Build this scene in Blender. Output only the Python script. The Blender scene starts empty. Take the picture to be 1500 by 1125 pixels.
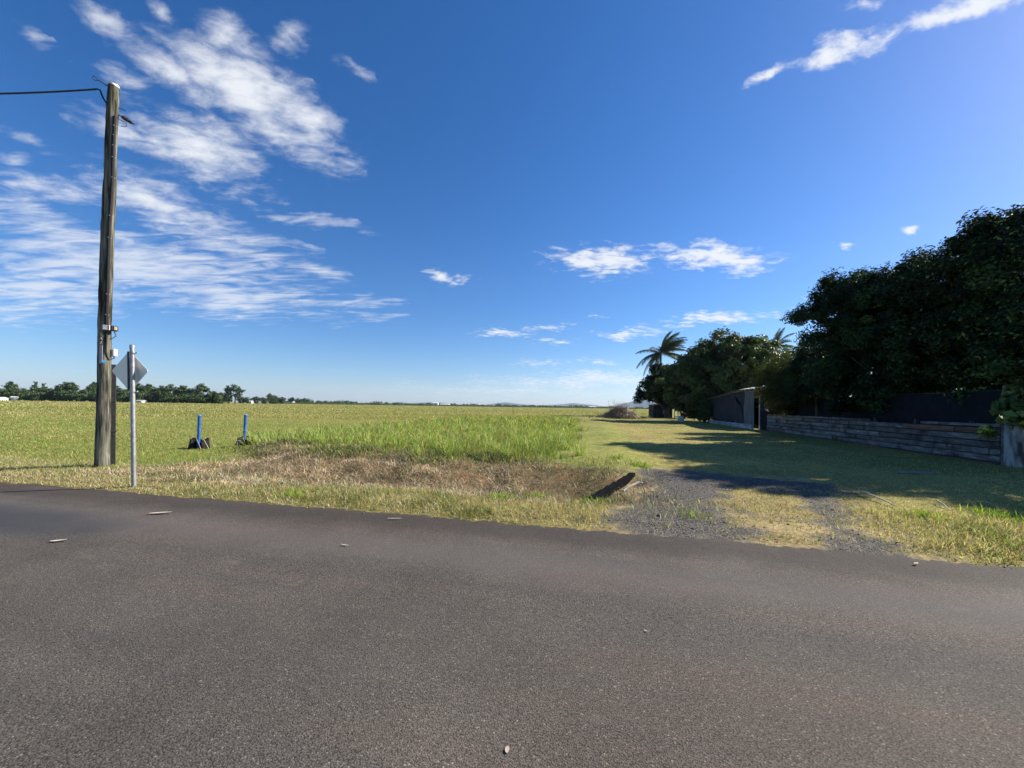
import bpy, math, random
import numpy as np
from mathutils import Vector, Matrix

random.seed(7)
RNG = np.random.default_rng(11)
SC = bpy.context.scene
COL = SC.collection
R = math.radians

# ------------------------------------------------------------------ camera geometry
F, CU, CV, ROLL = 563.0, 750.0, 595.0, 0.0157      # focal length / centre of the view, in 1500 px widths
CAM_H = 1.6
cR, sR = math.cos(ROLL), math.sin(ROLL)

def ray(u, v):
    a, b = (u - CU) / F, (v - CV) / F
    return a * cR + b * sR, -(-a * sR + b * cR)     # x/y, z/y
def W(u, v, Y):
    x, z = ray(u, v)
    return Vector((x * Y, Y, CAM_H + z * Y))
def G(u, v, z=0.0):
    x, zz = ray(u, v)
    Y = (z - CAM_H) / zz
    return (x * Y, Y)

# road frame: t runs along the road, s away from its far edge into the field
E1 = np.array((0.977, -0.2132)); E2 = np.array((0.2132, 0.977)); O0 = np.array((0.0, 5.3))
def to_ts(x, y):
    return (x - O0[0]) * E1[0] + (y - O0[1]) * E1[1], (x - O0[0]) * E2[0] + (y - O0[1]) * E2[1]
def from_ts(t, s):
    return O0[0] + t * E1[0] + s * E2[0], O0[1] + t * E1[1] + s * E2[1]
def bound_x(y):                                      # the property line the wall and sheds stand on
    return 15.0 + 0.25 * (y - 11.75)

# ------------------------------------------------------------------ numpy noise
def _hash(ix, iy, seed):
    h = (ix * 374761393 + iy * 668265263 + seed * 1442695041) & 0xFFFFFFFF
    h = ((h ^ (h >> 13)) * 1274126177) & 0xFFFFFFFF
    return ((h ^ (h >> 16)) & 0xFFFFFF) / float(0xFFFFFF)
def vnoise(x, y, seed=0):
    x = np.asarray(x, float); y = np.asarray(y, float)
    ix = np.floor(x).astype(np.int64); iy = np.floor(y).astype(np.int64)
    fx = x - ix; fy = y - iy
    fx = fx * fx * (3 - 2 * fx); fy = fy * fy * (3 - 2 * fy)
    a = _hash(ix, iy, seed); b = _hash(ix + 1, iy, seed)
    c = _hash(ix, iy + 1, seed); d = _hash(ix + 1, iy + 1, seed)
    return (a * (1 - fx) + b * fx) * (1 - fy) + (c * (1 - fx) + d * fx) * fy
def fbm(x, y, seed=0, octs=4):
    v = 0; a = 0.5; n = 0
    for i in range(octs):
        v = v + a * vnoise(x * 2 ** i, y * 2 ** i, seed + i * 17); n += a; a *= 0.5
    return v / n
def sstep(a, b, x):
    q = np.clip((x - a) / (b - a), 0, 1)
    return q * q * (3 - 2 * q)
def poly_sd(x, y, poly):
    """signed distance to polygon, positive inside"""
    P = np.asarray(poly, float); n = len(P)
    best = np.full(x.shape, 1e9); ins = np.zeros(x.shape, bool)
    for i in range(n):
        ax, ay = P[i]; bx, by = P[(i + 1) % n]
        ex, ey = bx - ax, by - ay
        q = np.clip(((x - ax) * ex + (y - ay) * ey) / (ex * ex + ey * ey + 1e-12), 0, 1)
        best = np.minimum(best, (x - ax - q * ex) ** 2 + (y - ay - q * ey) ** 2)
        cr = (ay > y) != (by > y)
        with np.errstate(divide='ignore', invalid='ignore'):
            xi = ax + (y - ay) * ex / (ey if ey != 0 else 1e-12)
        ins ^= cr & (x < xi)
    d = np.sqrt(best)
    return np.where(ins, d, -d)

# ------------------------------------------------------------------ terrain shape
def height(x, y):
    x = np.asarray(x, float); y = np.asarray(y, float)
    t, s = to_ts(x, y)
    nz = (fbm(x * 0.9, y * 0.9, 3) - 0.5)
    dep = sstep(-9.5, -5.0, t) * (1 - sstep(.9, 1.8, t)) * 0.24 + sstep(7.6, 9.2, t) * 0.42 + (1 - sstep(-14, -9, t)) * 0.03
    ditch = dep * np.exp(-((s - 2.5) / 0.95) ** 2)
    bank = 0.15 * sstep(3.2, 5.2, s) * sstep(-12, -7, t) * (1 - sstep(1.5, 3.2, t))
    verge = 0.03 * sstep(0.05, 0.6, s)
    z = -ditch + bank + verge + .22 * np.exp(-((x + 7.2) / .9) ** 2 - ((y - 12.0) / .6) ** 2) + .15 * np.exp(-((x + 5.6) / 1.2) ** 2 - ((y - 11.2) / .5) ** 2)
    rough = 0.05 * sstep(0.3, 1.5, s)
    z = z + .15 * (fbm(x * 1.5, y * 1.5, 55, 3) - .5) * sstep(1.0, 2.2, s) * (1 - sstep(5.5, 7, s)) * sstep(-10, -8, t) * (1 - sstep(.2, 1.2, t))
    z = z + nz * rough
    z = z - .20 * np.exp(-(((x - 2.55) * .8375 - (y - 8.0) * .5463 - .05) / .28) ** 2 - (((x - 2.55) * .5463 + (y - 8.0) * .8375) / .75) ** 2)
    z = z + 0.25 * (fbm(x * 0.02, y * 0.02, 9) - 0.5) * sstep(25, 90, s)
    z = np.where(s < 0, np.minimum(z, 0) - 0.03 * sstep(0.0, 0.25, -s), z)
    return z

# polygons on the ground, in metres (read off the photograph on the plane z = 0)
CANE = [(-9.9, 13.0), (-6.8, 12.3), (-4.7, 10.9), (-2.0, 10.4), (0.4, 10.2), (1.4, 10.6), (2.5, 16.0), (4.6, 27.0), (7.6, 44.0), (6.6, 52.0), (-8.0, 50.0), (-10.5, 30.0)]
GRAVEL = [[G(*p) for p in q] for q in (
    [(938, 692), (1000, 692), (1090, 700), (1150, 706), (1215, 712), (1225, 722), (1150, 722), (1075, 715), (1052, 740), (1070, 765), (1110, 788), (1010, 792), (940, 775), (880, 768), (900, 752), (935, 735), (950, 712)],
    [(1165, 718), (1215, 716), (1235, 745), (1250, 772), (1310, 812), (1320, 826), (1225, 808), (1212, 770), (1190, 745)])]
DIRT = [[G(*p) for p in q] for q in (
    [(900, 730), (940, 700), (965, 690), (1180, 702), (1250, 715), (1270, 760), (1420, 830), (1200, 815), (1000, 800), (860, 782)],)]
SHOULDER = [G(*p) for p in ((860, 772), (950, 770), (1080, 790), (1210, 808), (1340, 830), (1500, 850), (1500, 880), (1200, 840), (950, 800), (860, 785))]

def gravel_mask(x, y):
    wx = x + 0.5 * (fbm(x * 2.2, y * 2.2, 5) - 0.5); wy = y + 0.5 * (fbm(x * 2.2, y * 2.2, 6) - 0.5)
    m = np.zeros_like(x)
    for p in GRAVEL:
        m = np.maximum(m, sstep(-0.18, 0.18, poly_sd(wx, wy, p) + 0.7 * (fbm(x * 5, y * 5, 8) - 0.5) + .02))
    return m
def dirt_mask(x, y):
    m = np.zeros_like(x)
    for p in DIRT:
        m = np.maximum(m, sstep(-0.35, 0.3, poly_sd(x, y, p) + 0.5 * (fbm(x * 3, y * 3, 12) - 0.5)))
    return m
def cane_mask(x, y):
    return sstep(-0.4, 0.5, poly_sd(x, y, CANE) + 2.4 * (fbm(x * 0.7, y * 0.7, 14) - 0.5))
def dead_mask(x, y):
    t, s = to_ts(x, y)
    n = 1.6 * (fbm(x * 0.9, y * 0.9, 21) - 0.5)
    s0 = .25 + .75 * sstep(-6.5, -3.0, t)
    return sstep(s0, s0 + .6, s + 0.7 * n) * (1 - sstep(4.6, 5.6, s + n + .11 * np.clip(t + 5, -3, 7))) * sstep(-10.2, -8.4, t + n - .25 * np.clip(s - 1, 0, 3)) * (1 - sstep(1.7, 2.6, t + 0.3 * n))
def lawn_mask(x, y):
    t, s = to_ts(x, y)
    return sstep(2.0, 3.2, t - 0.02 * s + 0.5 * (fbm(x, y, 31) - 0.5)) * (1 - sstep(48, 56, y)) * sstep(0, 1, s)

c_ = lambda *a: np.array(a, float)
def ground_color(x, y):
    t, s = to_ts(x, y)
    n1 = fbm(x * 0.35, y * 0.35, 40)[..., None]; n2 = fbm(x * 2.5, y * 2.5, 41)[..., None]
    green = c_(.135, .165, .045) * (1 - n1) + c_(.215, .215, .075) * n1
    straw = c_(.30, .25, .10); col = green
    far = sstep(26, 38, y + 5 * (fbm(x * .15, y * .3, 44) - .5))[..., None]
    band = (fbm(x * 0.012 + 4, y * 0.05, 47)[..., None])
    farc = c_(.25, .225, .082) * band + c_(.19, .205, .07) * (1 - band)
    farc = farc * (0.9 + 0.35 * (fbm(x * .25, y * .25, 46)[..., None] - .5))
    col = col * (1 - far) + farc * far
    vf = sstep(120, 260, y)[..., None]
    col = col * (1 - vf) + c_(.20, .195, .075) * vf
    # right-hand mown lawn
    L = lawn_mask(x, y)[..., None]
    stripe = 0.5 + 0.5 * np.sin((x - 0.22 * y) * 2.6 + 2 * n1[..., 0])[..., None]
    lawn = (c_(.25, .215, .095) * (0.6 + 0.4 * stripe) + c_(.15, .165, .055) * (0.4 - 0.4 * stripe)) * (.55 + .9 * n1)
    col = col * (1 - L) + lawn * L
    # verge
    v = ((1 - sstep(1.0, 1.8, s)) * sstep(-14, -7, t + 3))[..., None]
    col = col * (1 - v) + (c_(.20, .165, .085) * n2 + c_(.16, .15, .06) * (1 - n2)) * v
    D = dead_mask(x, y)[..., None]
    dead = (c_(.22, .165, .105) * n2 + c_(.10, .075, .05) * (1 - n2))
    dead = np.where(fbm(x * 1.7, y * 1.7, 50)[..., None] > .66, c_(.22, .13, .08), dead)
    col = col * (1 - D) + dead * D
    C = cane_mask(x, y)[..., None]
    col = col * (1 - C) + c_(.12, .15, .03) * C
    Dm = dirt_mask(x, y)[..., None]
    col = col * (1 - Dm) + (c_(.26, .21, .13) * (.7 + .6 * n2)) * Dm
    G_ = gravel_mask(x, y)[..., None]
    col = col * (1 - G_) + c_(.135, .127, .118) * (.75 + .5 * n2) * G_
    return col

# ------------------------------------------------------------------ mesh helpers
def props(o, label=None, cat=None, group=None, kind=None):
    if label: o['label'] = label
    if cat: o['category'] = cat
    if group: o['group'] = group
    if kind: o['kind'] = kind
    return o
def empty(name, loc=(0, 0, 0), rz=0.0):
    o = bpy.data.objects.new(name, None); COL.objects.link(o)
    o.location = loc; o.rotation_euler = (0, 0, rz); o.empty_display_size = 0.2
    return o
def link(name, me, mat=None, parent=None):
    o = bpy.data.objects.new(name, me); COL.objects.link(o)
    if mat is not None: me.materials.append(mat)
    if parent is not None: o.parent = parent
    return o
def np_mesh(name, V, T, colors=None, smooth=False):
    """V (n,3), T (m,3) triangles; colors (n,3)"""
    me = bpy.data.meshes.new(name)
    V = np.ascontiguousarray(V, np.float32); T = np.ascontiguousarray(T, np.int32)
    me.vertices.add(len(V)); me.vertices.foreach_set('co', V.ravel())
    k = T.shape[1]
    me.loops.add(T.size); me.loops.foreach_set('vertex_index', T.ravel())
    me.polygons.add(len(T))
    me.polygons.foreach_set('loop_start', np.arange(0, T.size, k, dtype=np.int32))
    me.polygons.foreach_set('loop_total', np.full(len(T), k, np.int32))
    if smooth: me.polygons.foreach_set('use_smooth', np.ones(len(T), bool))
    me.update(calc_edges=True)
    if colors is not None:
        at = me.color_attributes.new('col', 'FLOAT_COLOR', 'POINT')
        c = np.ones((len(V), 4), np.float32); c[:, :3] = colors
        at.data.foreach_set('color', c.ravel())
    return me

class MB:
    """collects shapes into one mesh"""
    def __init__(self): self.v = []; self.f = []
    def add(self, vs, fs):
        b = len(self.v); self.v += [tuple(p) for p in vs]; self.f += [[i + b for i in q] for q in fs]; return self
    def box(self, c, size, rot=None, bev=0.0, jit=0.0):
        hx, hy, hz = [q / 2 for q in size]; vs = []
        m = rot if rot is not None else Matrix.Identity(3)
        if bev <= 0:
            for z in (-hz, hz):
                for x, y in ((-hx, -hy), (hx, -hy), (hx, hy), (-hx, hy)):
                    vs.append(Vector((x, y, z)))
            fs = [[3, 2, 1, 0], [4, 5, 6, 7]] + [[i, (i + 1) % 4, 4 + (i + 1) % 4, 4 + i] for i in range(4)]
        else:
            b = min(bev, hx * .9, hy * .9, hz * .9); rings = []
            for z, ins in ((-hz, b), (-hz + b, 0), (hz - b, 0), (hz, b)):
                x, y = hx - ins, hy - ins
                q = b if ins == 0 else b * .6
                rings.append([(-x + q, -y, z), (x - q, -y, z), (x, -y + q, z), (x, y - q, z), (x - q, y, z), (-x + q, y, z), (-x, y - q, z), (-x, -y + q, z)])
            for rg in rings: vs += [Vector(p) for p in rg]
            fs = [list(range(7, -1, -1)), list(range(24, 32))]
            for k in range(3):
                for i in range(8):
                    fs.append([k * 8 + i, k * 8 + (i + 1) % 8, (k + 1) * 8 + (i + 1) % 8, (k + 1) * 8 + i])
        c = Vector(c)
        return self.add([m @ (p + Vector([random.uniform(-jit, jit) for _ in range(3)])) + c for p in vs], fs)
    def tube(self, pts, rad, n=8, cap=True, wob=0.0):
        pts = [Vector(p) for p in pts]; m = len(pts)
        rad = [rad] * m if not hasattr(rad, '__len__') else rad
        vs = []; fs = []
        up = Vector((0.31, 0.17, 0.93))
        for i, p in enumerate(pts):
            d = (pts[min(i + 1, m - 1)] - pts[max(i - 1, 0)]).normalized()
            a = d.cross(up)
            if a.length < 0.05: a = d.cross(Vector((1, 0, 0)))
            a.normalize(); b = d.cross(a)
            for k in range(n):
                g = 2 * math.pi * k / n
                rr = rad[i] * (1 + wob * random.uniform(-1, 1))
                vs.append(p + (a * math.cos(g) + b * math.sin(g)) * rr)
        for i in range(m - 1):
            for k in range(n):
                fs.append([i * n + k, i * n + (k + 1) % n, (i + 1) * n + (k + 1) % n, (i + 1) * n + k])
        if cap:
            fs.append(list(range(n - 1, -1, -1))); fs.append([(m - 1) * n + k for k in range(n)])
        return self.add(vs, fs)
    def grid(self, P):
        """P: rows of points"""
        r, c = len(P), len(P[0]); vs = [q for row in P for q in row]
        fs = [[i * c + j, i * c + j + 1, (i + 1) * c + j + 1, (i + 1) * c + j] for i in range(r - 1) for j in range(c - 1)]
        return self.add(vs, fs)
    def build(self, name, mat, parent=None, smooth=False, origin=None):
        me = bpy.data.meshes.new(name)
        v = self.v
        if origin is not None: v = [Vector(p) - Vector(origin) for p in v]
        me.from_pydata([tuple(p) for p in v], [], self.f); me.update()
        if smooth:
            for p in me.polygons: p.use_smooth = True
            try: me.set_sharp_from_angle(angle=R(40))
            except Exception: pass
        o = link(name, me, mat, parent)
        if origin is not None and parent is None: o.location = origin
        return o

# ------------------------------------------------------------------ materials
def mat_new(name):
    m = bpy.data.materials.new(name); m.use_nodes = True
    nt = m.node_tree; nt.nodes.clear()
    out = nt.nodes.new('ShaderNodeOutputMaterial')
    b = nt.nodes.new('ShaderNodeBsdfPrincipled')
    nt.links.new(b.outputs[0], out.inputs[0])
    return m, nt, b, out
def N(nt, t, **k):
    n = nt.nodes.new(t)
    for a, v in k.items():
        if hasattr(n, a): setattr(n, a, v)
        else: n.inputs[a.replace('_', ' ')].default_value = v
    return n
def ramp(nt, fac, stops):
    r = nt.nodes.new('ShaderNodeValToRGB'); e = r.color_ramp.elements
    while len(e) < len(stops): e.new(0.5)
    for q, (p, c) in zip(e, stops):
        q.position = p; q.color = (*c, 1) if len(c) == 3 else c
    nt.links.new(fac, r.inputs[0]); return r.outputs[0]
def mixc(nt, fac, a, b, mode='MIX'):
    n = nt.nodes.new('ShaderNodeMix'); n.data_type = 'RGBA'; n.blend_type = mode
    for sock, val in ((0, fac), (6, a), (7, b)):
        if isinstance(val, bpy.types.NodeSocket): nt.links.new(val, n.inputs[sock])
        elif sock == 0: n.inputs[0].default_value = val
        else: n.inputs[sock].default_value = (*val, 1)
    return n.outputs[2]
def mathn(nt, op, a, b=0.0, clamp=False):
    n = nt.nodes.new('ShaderNodeMath'); n.operation = op; n.use_clamp = clamp
    for i, val in enumerate((a, b)):
        if isinstance(val, bpy.types.NodeSocket): nt.links.new(val, n.inputs[i])
        else: n.inputs[i].default_value = val
    return n.outputs[0]
def noise(nt, vec, scale, detail=4, rough=.55, dist=0.0):
    n = N(nt, 'ShaderNodeTexNoise', Scale=scale, Detail=detail, Roughness=rough, Distortion=dist)
    if vec is not None: nt.links.new(vec, n.inputs['Vector'])
    return n.outputs[0]
def bump(nt, b, h, strength=.3, dist=.02):
    n = N(nt, 'ShaderNodeBump', Strength=strength, Distance=dist)
    nt.links.new(h, n.inputs['Height']); nt.links.new(n.outputs[0], b.inputs['Normal'])
def coords(nt, kind='Object', scale=None, rot=None):
    tc = nt.nodes.new('ShaderNodeTexCoord'); v = tc.outputs[kind]
    if scale or rot:
        mp = nt.nodes.new('ShaderNodeMapping')
        if scale: mp.inputs['Scale'].default_value = scale
        if rot: mp.inputs['Rotation'].default_value = rot
        nt.links.new(v, mp.inputs[0]); v = mp.outputs[0]
    return v
def simple(name, ca, cb, scale=6.0, rough=.8, metal=0.0, stretch=None, bmp=.2, bdist=.01, spec=.4, detail=5, per_object=0.0, lo=.35, hi=.65):
    m, nt, b, out = mat_new(name)
    v = coords(nt, 'Object', stretch)
    n = noise(nt, v, scale, detail)
    c = ramp(nt, n, [(lo, ca), (hi, cb)])
    if per_object:
        oi = nt.nodes.new('ShaderNodeObjectInfo')
        f = mathn(nt, 'MULTIPLY_ADD', oi.outputs['Random'], per_object * 2)
        f.node.inputs[2].default_value = 1 - per_object
        hs = nt.nodes.new('ShaderNodeHueSaturation'); nt.links.new(c, hs.inputs['Color']); nt.links.new(f, hs.inputs['Value']); c = hs.outputs[0]
    nt.links.new(c, b.inputs['Base Color'])
    b.inputs['Roughness'].default_value = rough; b.inputs['Metallic'].default_value = metal
    b.inputs['Specular IOR Level'].default_value = spec
    if bmp: bump(nt, b, n, bmp, bdist)
    return m

def leafy(name, trans=.3, rough=.5, spec=.35, gain=1.0):
    """colour comes with each leaf or blade (attribute col)"""
    m, nt, b, out = mat_new(name)
    a = nt.nodes.new('ShaderNodeVertexColor'); a.layer_name = 'col'
    c = a.outputs[0]
    if gain != 1.0:
        c = mixc(nt, 1.0, c, gain if isinstance(gain, tuple) else (gain, gain, gain), 'MULTIPLY')
    nt.links.new(c, b.inputs['Base Color'])
    b.inputs['Roughness'].default_value = rough; b.inputs['Specular IOR Level'].default_value = spec
    tr = nt.nodes.new('ShaderNodeBsdfTranslucent')
    tc = mixc(nt, 1.0, c, (1.15, 1.2, .6), 'MULTIPLY'); nt.links.new(tc, tr.inputs[0])
    mx = nt.nodes.new('ShaderNodeMixShader'); mx.inputs[0].default_value = trans
    nt.links.new(b.outputs[0], mx.inputs[1]); nt.links.new(tr.outputs[0], mx.inputs[2])
    nt.links.new(mx.outputs[0], out.inputs[0])
    return m

M = {}
M['grass'] = leafy('grass_blades', .35, .7, .12, (1.17, 1.20, 1.09))
M['dead'] = leafy('dead_blades', .2, .8, .15)
M['leaf'] = leafy('tree_leaves', .14, .6, .12)
M['leaf_gloss'] = leafy('glossy_leaves', .3, .5, .22, 1.25)
M['leaf_soft'] = leafy('soft_leaves', .3, .6, .2)
M['leaf_far'] = leafy('far_leaves', .2, .8, .1, 1.6)
M['bark'] = simple('bark', (.035, .028, .022), (.11, .09, .07), 5, .9, stretch=(1, 1, .25), bmp=.6, bdist=.03)
M['pole_wood'] = simple('weathered_pole_wood', (.028, .028, .021), (.235, .225, .17), 7, .9, stretch=(3.2, 3.2, .18), bmp=.8, bdist=.02, detail=8, lo=.40, hi=.66, spec=.1)
M['zinc'] = simple('galvanised_steel', (.30, .30, .30), (.45, .44, .43), 14, .5, .75, bmp=.05)
M['zinc_dull'] = simple('dull_alloy_back', (.86, .79, .66), (.92, .85, .72), 3, .55, .5, bmp=.03)
M['black_plastic'] = simple('black_plastic', (.012, .012, .013), (.028, .027, .027), 9, .55, bmp=.1)
M['brown_plastic'] = simple('brown_conduit', (.012, .009, .008), (.026, .019, .017), 9, .6, bmp=.1)
M['white_plastic'] = simple('white_plastic', (.70, .69, .64), (.82, .81, .77), 9, .5, bmp=.05)
M['beige'] = simple('beige_plastic', (.42, .36, .26), (.5, .44, .33), 9, .6, bmp=.05)
M['grey_paint'] = simple('grey_painted_box', (.22, .24, .25), (.33, .35, .36), 8, .5, .3, bmp=.05)
M['blue'] = simple('blue_paint', (.010, .075, .29), (.022, .14, .44), 22, .45, stretch=(1, 1, .4), bmp=.1, spec=.5)
M['white_paint'] = simple('white_paint', (.6, .62, .6), (.8, .8, .78), 30, .6)
M['rubber'] = simple('black_rubber', (.008, .008, .009), (.022, .021, .02), 14, .85, bmp=.3, spec=.2)
M['sky_blue'] = simple('blue_disc', (.03, .25, .5), (.05, .33, .6), 9, .5, bmp=.05)

def m_sleeper():
    m, nt, b, out = mat_new('weathered_sleeper')
    v = coords(nt, 'Object', (0.35, 2.2, 2.2)); v2 = coords(nt, 'Object')
    oi = nt.nodes.new('ShaderNodeObjectInfo')
    ad = nt.nodes.new('ShaderNodeVectorMath'); ad.operation = 'ADD'
    cmb = nt.nodes.new('ShaderNodeCombineXYZ')
    off = mathn(nt, 'MULTIPLY', oi.outputs['Random'], 57.0)
    nt.links.new(off, cmb.inputs[0]); nt.links.new(off, cmb.inputs[1])
    nt.links.new(v, ad.inputs[0]); nt.links.new(cmb.outputs[0], ad.inputs[1])
    ad2 = nt.nodes.new('ShaderNodeVectorMath'); ad2.operation = 'ADD'
    nt.links.new(v2, ad2.inputs[0]); nt.links.new(cmb.outputs[0], ad2.inputs[1])
    g = noise(nt, ad.outputs[0], 7, 7, .65)
    c = ramp(nt, g, [(.3, (.075, .074, .07)), (.52, (.19, .187, .178)), (.75, (.40, .395, .375))])
    st = noise(nt, ad2.outputs[0], 1.3, 6, .7)
    k = ramp(nt, st, [(.48, (0, 0, 0)), (.64, (1, 1, 1))])
    c = mixc(nt, k, c, (.03, .03, .032))
    f = mathn(nt, 'MULTIPLY_ADD', oi.outputs['Random'], .55); f.node.inputs[2].default_value = .5
    hs = nt.nodes.new('ShaderNodeHueSaturation'); nt.links.new(c, hs.inputs['Color']); nt.links.new(f, hs.inputs['Value'])
    nt.links.new(hs.outputs[0], b.inputs['Base Color'])
    b.inputs['Roughness'].default_value = .9; bump(nt, b, g, .5, .02)
    return m
M['sleeper'] = m_sleeper()
M['white_sleeper'] = simple('whitewashed_sleeper', (.16, .165, .17), (.46, .47, .48), 3, .9, stretch=(.6, 2, 2), bmp=.4, per_object=.25)
M['brown_board'] = simple('brown_board', (.075, .045, .03), (.16, .10, .07), 6, .9, stretch=(.3, 2, 2), bmp=.4, per_object=.3)
M['concrete'] = simple('stained_concrete', (.05, .055, .052), (.32, .335, .32), 2.6, .9, stretch=(2.2, 2.2, .7), bmp=.4, bdist=.02, detail=9, lo=.40, hi=.60)
M['cloth'] = simple('dark_shade_cloth', (.008, .010, .015), (.015, .018, .026), 4, .9, bmp=.15, spec=.1)
M['tarp'] = simple('dark_tarpaulin', (.026, .027, .031), (.040, .042, .047), .7, .8, bmp=.2, spec=.2)
M['grey_panel'] = simple('grey_sheet_panel', (.085, .092, .095), (.135, .143, .146), 2, .85, stretch=(4, 4, .4), bmp=.1)
M['roof_tin'] = simple('weathered_roof_sheet', (.50, .49, .46), (.72, .70, .66), 5, .8, 0, bmp=.15)
M['pale_timber'] = simple('pale_grey_timber', (.20, .19, .17), (.42, .40, .36), 8, .9, stretch=(.4, 3, 3), bmp=.3)
M['dark_timber'] = simple('dark_timber', (.03, .026, .022), (.09, .075, .06), 8, .9, stretch=(.4, 3, 3), bmp=.3)
M['brick_dark'] = simple('dark_block_wall', (.02, .017, .015), (.06, .05, .042), 5, .9, bmp=.4)
M['root_wood'] = simple('bleached_root_wood', (.50, .38, .27), (.75, .60, .47), 6, .85, bmp=.4)
M['twig'] = simple('dead_twig_wood', (.20, .14, .095), (.50, .38, .27), 5, .9, bmp=.3, per_object=.2)
M['drum'] = simple('clouded_plastic_drum', (.40, .43, .45), (.62, .65, .66), 5, .4, bmp=.05)
M['far_white'] = simple('far_white_cladding', (.62, .62, .60), (.75, .75, .73), .5, .7, bmp=0)
M['far_roof'] = simple('far_roof_sheet', (.35, .35, .34), (.5, .5, .5), .5, .6, bmp=0)
M['far_wall'] = simple('far_wall_paint', (.3, .28, .24), (.4, .38, .33), .5, .8, bmp=0)
M['dry_leaf'] = simple('dry_leaf', (.38, .32, .22), (.56, .49, .37), 30, .8, bmp=.2)
M['straw_stick'] = simple('bleached_stick', (.36, .29, .20), (.56, .48, .36), 20, .85, bmp=.2)
M['plank_grey'] = simple('grey_plank', (.14, .14, .12), (.26, .25, .22), 9, .9, stretch=(.3, 3, 3), bmp=.3)
M['headwall'] = simple('tarred_concrete', (.003, .0035, .0045), (.008, .009, .011), 7, 1.0, spec=.04, bmp=.6, bdist=.03, detail=8)
M['headwall_lip'] = simple('bare_concrete_edge', (.16, .15, .13), (.34, .32, .28), 9, .9, bmp=.4)
M['hill'] = simple('wooded_hill', (.028, .045, .03), (.055, .075, .045), .01, .9, bmp=0)

def m_ground():
    m, nt, b, out = mat_new('ground_soil_and_turf')
    a = nt.nodes.new('ShaderNodeVertexColor'); a.layer_name = 'col'
    g = nt.nodes.new('ShaderNodeVertexColor'); g.layer_name = 'grav'
    v = coords(nt, 'Object')
    n1 = noise(nt, v, 14, 6, .7); n2 = noise(nt, v, 1.1, 5, .6)
    k = ramp(nt, n1, [(.28, (.45, .42, .40)), (.72, (1.45, 1.45, 1.35))])
    c = mixc(nt, 1.0, a.outputs[0], k, 'MULTIPLY')
    k2 = ramp(nt, n2, [(.3, (.8, .82, .8)), (.7, (1.18, 1.15, 1.1))])
    c = mixc(nt, 1.0, c, k2, 'MULTIPLY')
    k3 = ramp(nt, noise(nt, v, 4.5, 4, .65), [(.3, (.72, .74, .74)), (.7, (1.3, 1.26, 1.2))]); c = mixc(nt, 1.0, c, k3, 'MULTIPLY')
    c = mixc(nt, 1.0, c, (1.14, 1.12, .98), 'MULTIPLY')
    vo = N(nt, 'ShaderNodeTexVoronoi', Scale=46.0); nt.links.new(v, vo.inputs['Vector'])
    sepc = nt.nodes.new('ShaderNodeSeparateColor'); nt.links.new(vo.outputs['Color'], sepc.inputs[0])
    stone = ramp(nt, sepc.outputs[0], [(0, (.062, .056, .048)), (.6, (.128, .116, .100)), (.93, (.18, .163, .14)), (1, (.30, .265, .22))])
    c = mixc(nt, g.outputs[0], c, stone)
    nt.links.new(c, b.inputs['Base Color']); b.inputs['Roughness'].default_value = .95; b.inputs['Specular IOR Level'].default_value = .1
    h = mathn(nt, 'ADD', mathn(nt, 'MULTIPLY', n1, .6), mathn(nt, 'MULTIPLY', mathn(nt, 'SUBTRACT', .6, vo.outputs['Distance']), g.outputs[0]))
    bump(nt, b, h, .8, .03)
    return m
M['ground'] = m_ground()

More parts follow.
